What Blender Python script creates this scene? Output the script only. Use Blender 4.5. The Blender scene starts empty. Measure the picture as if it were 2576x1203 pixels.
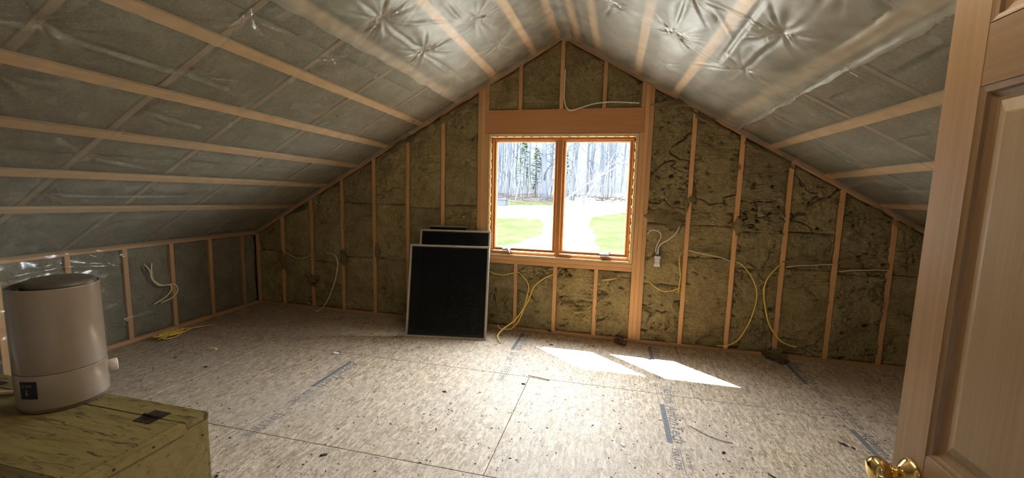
import bpy, bmesh, math, random
import numpy as np
from mathutils import Vector, Matrix

# ------------------------------------------------------------------ camera, sky, sun, exposure
sc = bpy.context.scene
COL = sc.collection
S = 0.4064                    # 16 inch stud spacing
RIDGE, PITCH = 2.939, 0.5638  # attic section: z = RIDGE - PITCH * |x|
KNEE = 3.631                  # half width of the room at the knee walls
BACK = -4.10                  # inner face of the wall with the doorway

cam_d = bpy.data.cameras.new('camera')
cam_d.sensor_width = 36.0
cam_d.lens = 36.0 * 1067.5 / 2576.0
cam_d.clip_start, cam_d.clip_end = 0.02, 600
cam = bpy.data.objects.new('camera', cam_d)
COL.objects.link(cam)
yaw, pit, rol = 0.2373, 0.1183, 0.0249
fwd = Vector((-math.sin(yaw) * math.cos(pit), math.cos(yaw) * math.cos(pit), -math.sin(pit)))
r0 = Vector((math.cos(yaw), math.sin(yaw), 0))
u0 = r0.cross(fwd)
rt = r0 * math.cos(rol) + u0 * math.sin(rol)
up = u0 * math.cos(rol) - r0 * math.sin(rol)
cam.matrix_world = Matrix(((rt.x, up.x, -fwd.x, 0.5603), (rt.y, up.y, -fwd.y, -4.1975), (rt.z, up.z, -fwd.z, 1.4757), (0, 0, 0, 1)))
sc.camera = cam

world = bpy.data.worlds.new('world')
sc.world = world
world.use_nodes = True
bg = world.node_tree.nodes['Background']
bg.inputs['Color'].default_value = (0.90, 0.96, 1.0, 1)
bg.inputs['Strength'].default_value = 42.0

sun_d = bpy.data.lights.new('sun', 'SUN')
sun_d.energy = 88.0
sun_d.angle = math.radians(0.55)
sun_d.color = (1.0, 0.93, 0.80)
sun = bpy.data.objects.new('sun', sun_d)
COL.objects.link(sun)
sun.rotation_euler = Vector((0.52, -0.455, -1.0)).to_track_quat('-Z', 'Y').to_euler()

# a sampling portal in the window opening (gives off no light of its own)
po_d = bpy.data.lights.new('window_portal', 'AREA')
po_d.shape = 'RECTANGLE'
po_d.size, po_d.size_y = 1.46, 1.26
po_d.cycles.is_portal = True
po = bpy.data.objects.new('window_portal', po_d)
COL.objects.link(po)
po.location = (0.01, 0.20, 1.40)
po.rotation_euler = (math.radians(-90), 0, 0)

sc.view_settings.view_transform = 'Standard'
sc.view_settings.look = 'None'
sc.view_settings.gamma = 1.0
sc.view_settings.use_curve_mapping = False
sc.view_settings.exposure = 0.60
sc.cycles.max_bounces = 6
sc.cycles.diffuse_bounces = 4
sc.cycles.glossy_bounces = 2
sc.cycles.transparent_max_bounces = 10
sc.cycles.sample_clamp_indirect = 4.0
sc.cycles.use_adaptive_sampling = True
sc.cycles.adaptive_threshold = 0.03
sc.cycles.adaptive_min_samples = 24
sc.cycles.caustics_reflective = False
sc.cycles.caustics_refractive = False

rng = random.Random(7)
nprs = np.random.RandomState(11)

# ------------------------------------------------------------------ numpy noise
_perm = nprs.permutation(256)
_perm = np.concatenate([_perm, _perm])
_ang = nprs.rand(256) * 2 * np.pi
_gx, _gy = np.cos(_ang), np.sin(_ang)


def perlin(x, y):
    xi = np.floor(x).astype(int); yi = np.floor(y).astype(int)
    xf = x - xi; yf = y - yi
    xi &= 255; yi &= 255
    u = xf * xf * xf * (xf * (xf * 6 - 15) + 10)
    v = yf * yf * yf * (yf * (yf * 6 - 15) + 10)

    def g(ix, iy, dx, dy):
        h = _perm[_perm[ix & 255] + (iy & 255)]
        return _gx[h] * dx + _gy[h] * dy
    a = g(xi, yi, xf, yf); b = g(xi + 1, yi, xf - 1, yf)
    c = g(xi, yi + 1, xf, yf - 1); d = g(xi + 1, yi + 1, xf - 1, yf - 1)
    return (a + u * (b - a)) * (1 - v) + (c + u * (d - c)) * v


def fbm(x, y, oct=4, lac=2.03, gain=0.5):
    t = np.zeros_like(x); a = 1.0
    for o in range(oct):
        t += a * perlin(x + 17.3 * o, y + 9.1 * o)
        x = x * lac; y = y * lac; a *= gain
    return t


def ridged(x, y, oct=3):
    t = np.zeros_like(x); a = 1.0
    for o in range(oct):
        t += a * (1 - 2 * np.abs(perlin(x + 31.7 * o, y + 4.3 * o)))
        x = x * 2.1; y = y * 2.1; a *= 0.5
    return t


# ------------------------------------------------------------------ materials
def new_mat(name):
    m = bpy.data.materials.new(name)
    m.use_nodes = True
    nt = m.node_tree
    nt.nodes.clear()
    out = nt.nodes.new('ShaderNodeOutputMaterial')
    return m, nt, out


def nd(nt, t, **kw):
    n = nt.nodes.new(t)
    for k, v in kw.items():
        setattr(n, k, v)
    return n


def ramp(nt, src, stops):
    r = nd(nt, 'ShaderNodeValToRGB')
    el = r.color_ramp.elements
    while len(el) < len(stops):
        el.new(0.5)
    for e, (p, c) in zip(el, stops):
        e.position = p
        e.color = c if len(c) == 4 else (*c, 1)
    nt.links.new(src, r.inputs[0])
    return r.outputs[0]


def coords(nt, scale=(1, 1, 1), kind='Object', rnd=True):
    tc = nd(nt, 'ShaderNodeTexCoord')
    mp = nd(nt, 'ShaderNodeMapping')
    mp.inputs['Scale'].default_value = scale
    nt.links.new(tc.outputs[kind], mp.inputs['Vector'])
    if rnd:
        oi = nd(nt, 'ShaderNodeObjectInfo')
        mu = nd(nt, 'ShaderNodeMath', operation='MULTIPLY')
        mu.inputs[1].default_value = 37.0
        nt.links.new(oi.outputs['Random'], mu.inputs[0])
        cb = nd(nt, 'ShaderNodeCombineXYZ')
        for i in range(3):
            nt.links.new(mu.outputs[0], cb.inputs[i])
        nt.links.new(cb.outputs[0], mp.inputs['Location'])
    return mp.outputs[0]


def noise(nt, vec, scale, detail=4, rough=0.55, dist=0.0):
    n = nd(nt, 'ShaderNodeTexNoise')
    n.inputs['Scale'].default_value = scale
    n.inputs['Detail'].default_value = detail
    n.inputs['Roughness'].default_value = rough
    n.inputs['Distortion'].default_value = dist
    nt.links.new(vec, n.inputs['Vector'])
    return n.outputs['Fac']


def mixc(nt, fac, a, b, mode='MIX'):
    m = nd(nt, 'ShaderNodeMix', data_type='RGBA', blend_type=mode)
    for sock, v in ((m.inputs[0], fac), (m.inputs[6], a), (m.inputs[7], b)):
        if hasattr(v, 'links'):
            nt.links.new(v, sock)
        else:
            sock.default_value = v if isinstance(v, (int, float)) else ((*v, 1) if len(v) == 3 else v)
    return m.outputs[2]


def bump(nt, h, strength=0.3, dist=0.01, normal=None):
    b = nd(nt, 'ShaderNodeBump')
    b.inputs['Strength'].default_value = strength
    b.inputs['Distance'].default_value = dist
    nt.links.new(h, b.inputs['Height'])
    if normal is not None:
        nt.links.new(normal, b.inputs['Normal'])
    return b.outputs[0]


def principled(nt, out, color, rough=0.7, normal=None, metal=0.0, spec=0.5):
    p = nd(nt, 'ShaderNodeBsdfPrincipled')
    if hasattr(color, 'links'):
        nt.links.new(color, p.inputs['Base Color'])
    else:
        p.inputs['Base Color'].default_value = (*color, 1)
    if hasattr(rough, 'links'):
        nt.links.new(rough, p.inputs['Roughness'])
    else:
        p.inputs['Roughness'].default_value = rough
    p.inputs['Metallic'].default_value = metal
    p.inputs['Specular IOR Level'].default_value = spec
    if normal is not None:
        nt.links.new(normal, p.inputs['Normal'])
    nt.links.new(p.outputs[0], out.inputs['Surface'])
    return p


def simple(name, color, rough=0.6, metal=0.0, spec=0.5, var=0.12, vs=25.0):
    m, nt, out = new_mat(name)
    v = coords(nt)
    n = noise(nt, v, vs, 4)
    dark = tuple(c * (1 - var) for c in color)
    lite = tuple(min(1, c * (1 + var)) for c in color)
    principled(nt, out, ramp(nt, n, [(0.3, dark), (0.7, lite)]), rough, bump(nt, n, 0.08, 0.002), metal, spec)
    return m


def wood(name, base, dark, knots=True, grain=1.0, rough=0.65, knot_scale=2.2, contrast=1.0):
    """long axis of the board = local X"""
    m, nt, out = new_mat(name)
    v = coords(nt, (1.2, 26 * grain, 26 * grain))
    g = noise(nt, v, 1.6, 5, 0.6, 0.6)
    v2 = coords(nt, (0.6, 7, 7))
    g2 = noise(nt, v2, 1.0, 3, 0.5)
    mid = tuple((a * 0.65 + b * 0.35) for a, b in zip(base, dark))
    c1 = ramp(nt, g, [(0.5 - 0.22 / contrast, mid), (0.5 + 0.2 / contrast, base)])
    c2 = mixc(nt, ramp(nt, g2, [(0.35, (0, 0, 0)), (0.75, (0.45, 0.45, 0.45))]), c1, mid)
    if knots:
        v3 = coords(nt, (0.55, 1.0, 1.0))
        vo = nd(nt, 'ShaderNodeTexVoronoi')
        vo.inputs['Scale'].default_value = knot_scale * 2.2
        nt.links.new(v3, vo.inputs['Vector'])
        k = ramp(nt, vo.outputs['Distance'], [(0.035, (1, 1, 1)), (0.085, (0, 0, 0))])
        c2 = mixc(nt, k, c2, tuple(0.35 * d for d in dark))
    oi = nd(nt, 'ShaderNodeObjectInfo')
    tone = ramp(nt, oi.outputs['Random'], [(0.0, (0.80, 0.78, 0.76)), (1.0, (1.08, 1.05, 1.02))])
    c3 = mixc(nt, 1.0, c2, tone, 'MULTIPLY')
    principled(nt, out, c3, rough, bump(nt, g, 0.18, 0.002), spec=0.3)
    return m


def wool(name, c_lo, c_mid, c_hi, ribs=0.0):
    m, nt, out = new_mat(name)
    v = coords(nt, rnd=False)
    big = noise(nt, v, 5.0, 4, 0.6, 0.4)
    fine = noise(nt, v, 70.0, 6, 0.7, 0.8)
    streak = noise(nt, coords(nt, (120, 30, 18), rnd=False), 1.0, 4, 0.6, 1.5)
    c = ramp(nt, big, [(0.28, c_lo), (0.52, c_mid), (0.78, c_hi)])
    c = mixc(nt, 0.55, c, ramp(nt, fine, [(0.3, c_lo), (0.7, c_hi)]))
    oi = nd(nt, 'ShaderNodeObjectInfo')
    c = mixc(nt, 1.0, c, ramp(nt, oi.outputs['Random'], [(0, (0.82, 0.82, 0.84)), (1, (1.12, 1.1, 1.04))]), 'MULTIPLY')
    nb = bump(nt, fine, 1.0, 0.022)
    nb = bump(nt, streak, 0.7, 0.010, nb)
    if ribs:
        w = nd(nt, 'ShaderNodeTexWave', bands_direction='Z')
        w.inputs['Scale'].default_value = 26.0
        w.inputs['Distortion'].default_value = 2.5
        w.inputs['Detail'].default_value = 3
        w.inputs['Detail Scale'].default_value = 4
        nt.links.new(v, w.inputs['Vector'])
        nb = bump(nt, w.outputs['Fac'], ribs, 0.008, nb)
    p = principled(nt, out, c, 0.95, nb, spec=0.1)
    return m


def schlick(nt, f0=0.04, normal=None):
    """two-sided Fresnel for thin sheets: f0 + (1 - f0) * facing^5"""
    lw = nd(nt, 'ShaderNodeLayerWeight')
    lw.inputs['Blend'].default_value = 0.5
    if normal is not None:
        nt.links.new(normal, lw.inputs['Normal'])
    pw = nd(nt, 'ShaderNodeMath', operation='POWER')
    pw.inputs[1].default_value = 5.0
    nt.links.new(lw.outputs['Facing'], pw.inputs[0])
    ma = nd(nt, 'ShaderNodeMath', operation='MULTIPLY_ADD')
    ma.inputs[1].default_value = 1.0 - f0
    ma.inputs[2].default_value = f0
    nt.links.new(pw.outputs[0], ma.inputs[0])
    return ma.outputs[0]


def plastic(name, haze, gloss_rough=0.2, tint=(0.97, 0.97, 0.95), milk=(0.82, 0.80, 0.69), f0=0.035):
    m, nt, out = new_mat(name)
    v = coords(nt, rnd=False)
    n1 = noise(nt, v, 9.0, 1, 0.5, 0.0)
    nb = None
    tr = nd(nt, 'ShaderNodeBsdfTransparent'); tr.inputs[0].default_value = (*tint, 1)
    df = nd(nt, 'ShaderNodeBsdfDiffuse'); df.inputs[0].default_value = (*milk, 1)
    tl = nd(nt, 'ShaderNodeBsdfTranslucent'); tl.inputs[0].default_value = (*milk, 1)
    gl = nd(nt, 'ShaderNodeBsdfGlossy'); gl.inputs['Roughness'].default_value = gloss_rough
    gl.inputs['Color'].default_value = (1, 1, 1, 1)
    mk = nd(nt, 'ShaderNodeMixShader'); mk.inputs[0].default_value = 0.35
    nt.links.new(df.outputs[0], mk.inputs[1]); nt.links.new(tl.outputs[0], mk.inputs[2])
    mh = nd(nt, 'ShaderNodeMixShader')
    hz = ramp(nt, n1, [(0.3, (haze * 0.75,) * 3), (0.75, (min(1, haze * 1.3),) * 3)])
    nt.links.new(hz, mh.inputs[0])
    nt.links.new(tr.outputs[0], mh.inputs[1]); nt.links.new(mk.outputs[0], mh.inputs[2])
    fr = schlick(nt, f0, nb)
    mg = nd(nt, 'ShaderNodeMixShader')
    nt.links.new(fr, mg.inputs[0])
    nt.links.new(mh.outputs[0], mg.inputs[1]); nt.links.new(gl.outputs[0], mg.inputs[2])
    nt.links.new(mg.outputs[0], out.inputs['Surface'])
    return m


def floor_mat():
    m, nt, out = new_mat('strand_board')
    v = coords(nt, (1, 1, 1))
    st = noise(nt, coords(nt, (48, 13, 40)), 1.0, 5, 0.65, 1.1)     # strands run along the room
    st2 = noise(nt, coords(nt, (16, 60, 40)), 1.0, 4, 0.6, 1.0)
    fine = noise(nt, v, 160.0, 3, 0.7)
    big = noise(nt, v, 1.3, 4, 0.6)
    c = ramp(nt, st, [(0.36, (0.12, 0.078, 0.045)), (0.49, (0.42, 0.315, 0.215)), (0.64, (0.72, 0.60, 0.465))])
    c = mixc(nt, 0.35, c, ramp(nt, st2, [(0.33, (0.21, 0.145, 0.088)), (0.66, (0.60, 0.48, 0.35))]))
    c = mixc(nt, ramp(nt, big, [(0.35, (0, 0, 0)), (0.7, (0.5, 0.5, 0.5))]), c, (0.44, 0.375, 0.315))
    vo = nd(nt, 'ShaderNodeTexVoronoi')
    vo.inputs['Scale'].default_value = 1.0
    vo.inputs['Randomness'].default_value = 1.0
    nt.links.new(coords(nt, (62, 34, 40)), vo.inputs['Vector'])
    sp = ramp(nt, vo.outputs['Distance'], [(0.13, (1, 1, 1)), (0.23, (0, 0, 0))])
    gate = ramp(nt, noise(nt, v, 7.0, 4, 0.7), [(0.42, (0.3, 0.3, 0.3)), (0.60, (1, 1, 1))])
    sp = mixc(nt, 1.0, sp, gate, 'MULTIPLY')
    c = mixc(nt, sp, c, (0.085, 0.06, 0.04))
    fs = ramp(nt, fine, [(0.39, (1, 1, 1)), (0.47, (0, 0, 0))])
    c = mixc(nt, mixc(nt, 0.6, (0, 0, 0), fs), c, (0.12, 0.09, 0.065))
    nb = bump(nt, st, 0.22, 0.004)
    rg = ramp(nt, st2, [(0.3, (0.54,) * 3), (0.7, (0.70,) * 3)])
    principled(nt, out, c, rg, nb, spec=0.35)
    return m


M = {}
M['stud'] = wood('framing_pine', (0.62, 0.36, 0.165), (0.34, 0.155, 0.055), knot_scale=1.6)
M['strap'] = wood('strapping_pine', (0.66, 0.43, 0.22), (0.40, 0.21, 0.09), knot_scale=1.9)
M['rafter'] = wood('rafter_fir', (0.33, 0.245, 0.155), (0.20, 0.13, 0.075), knot_scale=1.2)
M['header'] = wood('header_fir', (0.50, 0.245, 0.10), (0.30, 0.12, 0.045), knot_scale=1.0)
M['plate'] = wood('plate_pine', (0.50, 0.30, 0.15), (0.26, 0.12, 0.05), knot_scale=2.0)
M['window_wood'] = wood('window_pine', (0.52, 0.225, 0.06), (0.34, 0.12, 0.03), knots=False)
M['window_edge'] = wood('window_pale_edge', (0.80, 0.62, 0.38), (0.62, 0.40, 0.2), knots=False)
M['foam'] = simple('spray_foam', (0.80, 0.47, 0.14), 0.8, var=0.3, vs=60)
M['wool'] = wool('mineral_wool', (0.17, 0.118, 0.048), (0.44, 0.345, 0.16), (0.66, 0.54, 0.285))
M['wool_rib'] = wool('mineral_wool_ribbed', (0.18, 0.126, 0.052), (0.46, 0.36, 0.17), (0.68, 0.555, 0.295), ribs=0.7)
M['wool_grey'] = wool('mineral_wool_grey', (0.14, 0.120, 0.078), (0.30, 0.262, 0.180), (0.50, 0.445, 0.315))
M['sheathing'] = simple('sheathing', (0.25, 0.19, 0.12), 0.85)
M['poly'] = plastic('clear_poly_sheet', 0.27, 0.16, f0=0.055)
M['poly2'] = plastic('milky_poly_sheet', 0.36, 0.34)
M['poly_knee'] = plastic('clear_poly_knee', 0.10, 0.2)
M['floor'] = floor_mat()
M['dark_gap'] = simple('subfloor_shadow_gap', (0.06, 0.045, 0.03), 0.9)
M['ink'] = simple('grey_ink', (0.15, 0.148, 0.155), 0.85, spec=0.15, var=0.4, vs=120)
M['ink_dark'] = simple('dark_ink', (0.075, 0.08, 0.10), 0.7, var=0.3, vs=120)
M['drywall'] = simple('drywall', (0.55, 0.53, 0.49), 0.85, var=0.03)


# ------------------------------------------------------------------ object helpers
def link(name, me, mat=None, parent=None, loc=None, mw=None):
    if mat is not None and not me.materials:
        me.materials.append(M[mat] if isinstance(mat, str) else mat)
    o = bpy.data.objects.new(name, me)
    COL.objects.link(o)
    if parent is not None:
        o.parent = parent
    if mw is not None:
        o.matrix_local = mw
    if loc is not None:
        o.location = loc
    return o


def tag(o, label=None, cat=None, group=None, kind=None):
    for k, v in (('label', label), ('category', cat), ('group', group), ('kind', kind)):
        if v is not None:
            o[k] = v
    return o


def empty(name, loc=(0, 0, 0), rz=0.0):
    o = bpy.data.objects.new(name, None)
    COL.objects.link(o)
    o.location = loc
    o.rotation_euler = (0, 0, rz)
    o.empty_display_size = 0.05
    return o


class MB:
    def __init__(s):
        s.v, s.f = [], []

    def add(s, vs, fs):
        b = len(s.v)
        s.v += [tuple(q) for q in vs]
        s.f += [tuple(i + b for i in q) for q in fs]
        return s

    def box(s, a, b, mw=None):
        (x0, y0, z0), (x1, y1, z1) = a, b
        vs = [Vector(q) for q in ((x0, y0, z0), (x1, y0, z0), (x1, y1, z0), (x0, y1, z0), (x0, y0, z1), (x1, y0, z1), (x1, y1, z1), (x0, y1, z1))]
        if mw:
            vs = [mw @ q for q in vs]
        return s.add(vs, [(0, 3, 2, 1), (4, 5, 6, 7), (0, 1, 5, 4), (1, 2, 6, 5), (2, 3, 7, 6), (3, 0, 4, 7)])

    def prism(s, poly, y0, y1):
        """polygon of (x, z) swept from y0 to y1 (counter-clockwise seen from -Y)"""
        n = len(poly)
        vs = [(x, y0, z) for x, z in poly] + [(x, y1, z) for x, z in poly]
        fs = [tuple(range(n)), tuple(range(2 * n - 1, n - 1, -1))]
        fs += [(i, i + n, (i + 1) % n + n, (i + 1) % n) for i in range(n)]
        return s.add(vs, fs)

    def tube(s, pts, r, seg=6, caps=True):
        pts = [Vector(q) for q in pts]
        n = len(pts)
        rs = r if isinstance(r, (list, tuple)) else [r] * n
        t0 = (pts[1] - pts[0]).normalized()
        nrm = t0.orthogonal().normalized()
        b = len(s.v)
        for i, q in enumerate(pts):
            t = (pts[min(i + 1, n - 1)] - pts[max(i - 1, 0)]).normalized()
            nrm = (nrm - t * nrm.dot(t))
            nrm = nrm.normalized() if nrm.length > 1e-6 else t.orthogonal().normalized()
            bn = t.cross(nrm)
            for k in range(seg):
                a = 2 * math.pi * k / seg
                s.v.append(tuple(q + (nrm * math.cos(a) + bn * math.sin(a)) * rs[i]))
        for i in range(n - 1):
            for k in range(seg):
                k2 = (k + 1) % seg
                s.f.append((b + i * seg + k, b + i * seg + k2, b + (i + 1) * seg + k2, b + (i + 1) * seg + k))
        if caps:
            s.f.append(tuple(b + k for k in range(seg))[::-1])
            s.f.append(tuple(b + (n - 1) * seg + k for k in range(seg)))
        return s

    def lathe(s, prof, seg=48, sx=1.0, sy=1.0, mw=None):
        """profile of (r, z); closed ends where r == 0"""
        b = len(s.v)
        for r, z in prof:
            for k in range(seg):
                a = 2 * math.pi * k / seg
                q = Vector((r * sx * math.cos(a), r * sy * math.sin(a), z))
                s.v.append(tuple(mw @ q if mw else q))
        for i in range(len(prof) - 1):
            for k in range(seg):
                k2 = (k + 1) % seg
                s.f.append((b + i * seg + k, b + i * seg + k2, b + (i + 1) * seg + k2, b + (i + 1) * seg + k))
        return s

    def mesh(s, name, smooth=False):
        me = bpy.data.meshes.new(name)
        me.from_pydata(s.v, [], s.f)
        if smooth:
            me.polygons.foreach_set('use_smooth', [True] * len(me.polygons))
        me.update()
        return me

    def build(s, name, mat, parent=None, smooth=False, loc=None, mw=None):
        return link(name, s.mesh(name, smooth), mat, parent, loc, mw)


def grid_mesh(name, P, smooth=True):
    """P: array (n, m, 3)"""
    n, m = P.shape[:2]
    me = bpy.data.meshes.new(name)
    idx = np.arange(n * m).reshape(n, m)
    q = np.stack([idx[:-1, :-1], idx[1:, :-1], idx[1:, 1:], idx[:-1, 1:]], -1).reshape(-1, 4)
    me.vertices.add(n * m)
    me.vertices.foreach_set('co', P.reshape(-1).astype(np.float32))
    me.loops.add(q.size)
    me.loops.foreach_set('vertex_index', q.reshape(-1).astype(np.int32))
    me.polygons.add(len(q))
    me.polygons.foreach_set('loop_start', np.arange(0, q.size, 4, dtype=np.int32))
    me.polygons.foreach_set('loop_total', np.full(len(q), 4, dtype=np.int32))
    me.polygons.foreach_set('use_smooth', np.full(len(q), smooth))
    me.update(calc_edges=True)
    me.validate()
    return me


_bm = {}


def board(name, parent, a, b, w, t, facing, mat, offset=0.0):
    """a plank from a to b; w across, t deep along `facing`; front face lies on the a-b line, body behind it"""
    a, b = Vector(a), Vector(b)
    x = (b - a).normalized()
    L = (b - a).length
    z = Vector(facing)
    z = (z - x * z.dot(x)).normalized()
    y = z.cross(x)
    key = (round(L, 4), w, t)
    if key not in _bm:
        e = 0.0018
        mb = MB()
        hw = w / 2
        mb.v = [(0, -hw, -t), (L, -hw, -t), (L, hw, -t), (0, hw, -t),
                (0, -hw, -e), (L, -hw, -e), (L, hw, -e), (0, hw, -e),
                (0, -hw + e, 0), (L, -hw + e, 0), (L, hw - e, 0), (0, hw - e, 0)]
        mb.f = [(0, 3, 2, 1), (0, 1, 5, 4), (2, 3, 7, 6), (4, 5, 9, 8), (6, 7, 11, 10), (8, 9, 10, 11), (1, 2, 6, 10, 9, 5), (3, 0, 4, 8, 11, 7)]
        _bm[key] = mb.mesh('board')
    me = _bm[key]
    if me.materials and me.materials[0] is not M[mat]:
        me = me.copy(); me.materials.clear()
    mw = Matrix(((x.x, y.x, z.x, a.x), (x.y, y.y, z.y, a.y), (x.z, y.z, z.z, a.z), (0, 0, 0, 1)))
    return link(name, me, mat, parent, mw=mw)


def spline(pts, n=10):
    P = [Vector(q) for q in pts]
    P = [P[0] * 2 - P[1]] + P + [P[-1] * 2 - P[-2]]
    out = []
    for i in range(1, len(P) - 2):
        p0, p1, p2, p3 = P[i - 1:i + 3]
        for k in range(n):
            t = k / n
            out.append(0.5 * ((2 * p1) + (p2 - p0) * t + (2 * p0 - 5 * p1 + 4 * p2 - p3) * t * t + (3 * p1 - p0 - 3 * p2 + p3) * t ** 3))
    out.append(P[-2])
    return out


def text_mesh(body, size, shear=0.0, bold=0.0):
    cu = bpy.data.curves.new('lettering', 'FONT')
    cu.body = body
    cu.size = size
    cu.shear = shear
    cu.offset = bold
    cu.resolution_u = 3
    o = bpy.data.objects.new('lettering_tmp', cu)
    COL.objects.link(o)
    dg = bpy.context.evaluated_depsgraph_get()
    me = bpy.data.meshes.new_from_object(o.evaluated_get(dg))
    bpy.data.objects.remove(o)
    bpy.data.curves.remove(cu)
    me.materials.clear()
    me.name = 'lettering'
    return me


def zc(x):
    return RIDGE - PITCH * abs(x)


# ------------------------------------------------------------------ floor
fl = MB().box((-3.9, -5.9, -0.25), (3.9, 0.16, -0.0235)).build('floor', 'dark_gap')
tag(fl, 'strand board subfloor of large panels, worn grey and brown', kind='structure')
ROWS = [(-1.045, 0.14), (-2.25, -1.045), (-3.456, -2.25), (-4.66, -3.456), (-5.86, -4.66)]
OFFS = [-1.25, -0.032, -1.25, -0.032, -1.25]
panels = []
for (y0, y1), off in zip(ROWS, OFFS):
    xs = [-3.85] + [x for x in (off - 2.438, off, off + 2.438) if -3.85 < x < 3.85] + [3.85]
    for a, b in zip(xs[:-1], xs[1:]):
        g = 0.0016
        w, d = b - a - 2 * g, y1 - y0 - 2 * g
        e = 0.0015
        mb = MB()
        for z, i in ((-0.023, 0), (-e, 0), (0, e)):
            mb.v += [(i, i, z), (w - i, i, z), (w - i, d - i, z), (i, d - i, z)]
        mb.f = [(3, 2, 1, 0)] + [(k, (k + 1) % 4, 4 + (k + 1) % 4, 4 + k) for k in range(4)] + [(4 + k, 4 + (k + 1) % 4, 8 + (k + 1) % 4, 8 + k) for k in range(4)] + [(8, 9, 10, 11)]
        o = mb.build('floor_panel', 'floor', fl, loc=(a + g, y0 + g, 0))
        panels.append((a, b, y0, y1, o))


def panel_at(x, y):
    for a, b, y0, y1, o in panels:
        if a <= x <= b and y0 <= y <= y1:
            return o, (a + 0.0016, y0 + 0.0016)
    return fl, (0, 0)


def floor_print(body, x, y, length, height, mat='ink', shear=0.0, bold=0.0):
    """lettering read from the window wall towards the door; its tops point to +x"""
    me = text_mesh(body, 0.1, shear, bold)
    co = np.empty(len(me.vertices) * 3, np.float32)
    me.vertices.foreach_get('co', co)
    co = co.reshape(-1, 3)
    mn, mx = co.min(0), co.max(0)
    cx = (co[:, 0] - mn[0]) / (mx[0] - mn[0]) * length
    cy = (co[:, 1] - mn[1]) / (mx[1] - mn[1]) * height
    co = np.stack([cy, -cx, np.full_like(cx, 0.0006)], 1).astype(np.float32)
    me.vertices.foreach_set('co', co.reshape(-1))
    me.update()
    p, (ox, oy) = panel_at(x, y - 0.02)
    o = link('printed_lettering', me, mat, p, loc=(x - ox, y - oy, 0))
    return o


def floor_bar(x0, x1, y0, y1, mat='ink'):
    p, (ox, oy) = panel_at((x0 + x1) / 2, (y0 + y1) / 2)
    MB().add([(x0 - ox, y0 - oy, 0.0005), (x1 - ox, y0 - oy, 0.0005), (x1 - ox, y1 - oy, 0.0005), (x0 - ox, y1 - oy, 0.0005)], [(0, 1, 2, 3)]).build('printed_bar', mat, p)


for bx in (-1.545, -0.315, 0.93, 2.08):
    for by in ((-0.06,) if bx in (-0.315,) else (-0.06, -1.20)) if bx > -1.5 else (-1.19,):
        # wordmark with its underline bar
        floor_bar(bx, bx + 0.033, by - 0.475, by, 'ink')
        floor_print('AdvanTech', bx + 0.040, by - 0.005, 0.46, 0.072, 'ink', 0.25, 0.0)
        # report number, rule, small line
        floor_print('ESR-1785', bx + 0.018, by - 0.53, 0.19, 0.036, 'ink_dark')
        floor_bar(bx + 0.062, bx + 0.066, by - 0.76, by - 0.52, 'ink_dark')
        floor_print('BUILT TO', bx + 0.085, by - 0.56, 0.14, 0.02, 'ink')
        if by - 1.15 > -2.6:
            floor_bar(bx - 0.004, bx - 0.001, by - 1.15, by - 0.83, 'ink_dark')
            floor_bar(bx + 0.108, bx + 0.111, by - 1.15, by - 0.83, 'ink_dark')
            floor_print('LIFETIME', bx + 0.050, by - 0.85, 0.27, 0.048, 'ink')

# ------------------------------------------------------------------ window wall
WX0, WX1, WZ0, WZ1 = -0.722, 0.742, 0.779, 2.020
wf = MB()
B0, B1 = 0.142, 0.165
wf.prism([(-4.0, -0.3), (WX0, -0.3), (WX0, zc(WX0) + 0.3), (-4.0, zc(4.0) + 0.3)], B0, B1)
wf.prism([(WX1, -0.3), (4.0, -0.3), (4.0, zc(4.0) + 0.3), (WX1, zc(WX1) + 0.3)], B0, B1)
wf.prism([(WX0, -0.3), (WX1, -0.3), (WX1, WZ0), (WX0, WZ0)], B0, B1)
wf.prism([(WX0, WZ1), (WX1, WZ1), (WX1, zc(WX1) + 0.3), (0, RIDGE + 0.3), (WX0, zc(WX0) + 0.3)], B0, B1)
wall = wf.build('wall_front', 'sheathing')
tag(wall, 'open stud gable wall with brown mineral wool between the studs', kind='structure')
D = 0.140
RAKE = 0.042
FY = (0, -1, 0)


def stud(x, z0, z1, mat='stud', w=0.038, name='stud', lean=0.0):
    return board(name, wall, (x, 0, z0), (x + lean, 0, z1), w, D, FY, mat)


board('bottom_plate', wall, (-KNEE, -0.001, 0.019), (KNEE, -0.001, 0.019), 0.038, D, FY, 'plate')
for sg in (-1, 1):
    a, b = Vector((sg * 0.0, -0.001, RIDGE - 0.012)), Vector((sg * (KNEE + 0.05), -0.001, zc(KNEE + 0.05) - 0.012))
    board('rake_plate', wall, a, b, 0.045, D, FY, 'plate')
full = [i * S for i in (-8, -7, -6, -5, -4, -3)] + [i * S for i in (3, 4, 5, 6, 7, 8)]
for x in full:
    stud(x, 0.038, zc(x) - 0.03, lean=rng.uniform(-0.004, 0.004))
stud(-KNEE + 0.02, 0.038, zc(KNEE) - 0.03)
stud(KNEE - 0.02, 0.038, zc(KNEE) - 0.03)
KINGS = []
for sg, base in ((-1, -0.741), (1, 0.761)):
    for k in (1, 2):
        x = base + sg * 0.0385 * k
        stud(x, 0.038, zc(x) - 0.03, name='king_stud')
    stud(base, 0.038, WZ1, name='trimmer_stud')
    stud(base, 2.25, zc(base) - 0.03, name='cripple_stud')
board('header', wall, (-0.759, -0.003, 2.135), (0.779, -0.003, 2.135), 0.230, D, FY, 'header')
for z in (0.722, 0.7605):
    board('rough_sill', wall, (WX0, -0.002 * (z > 0.75), z), (WX1, -0.002 * (z > 0.75), z), 0.038, D, FY, 'stud')
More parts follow.
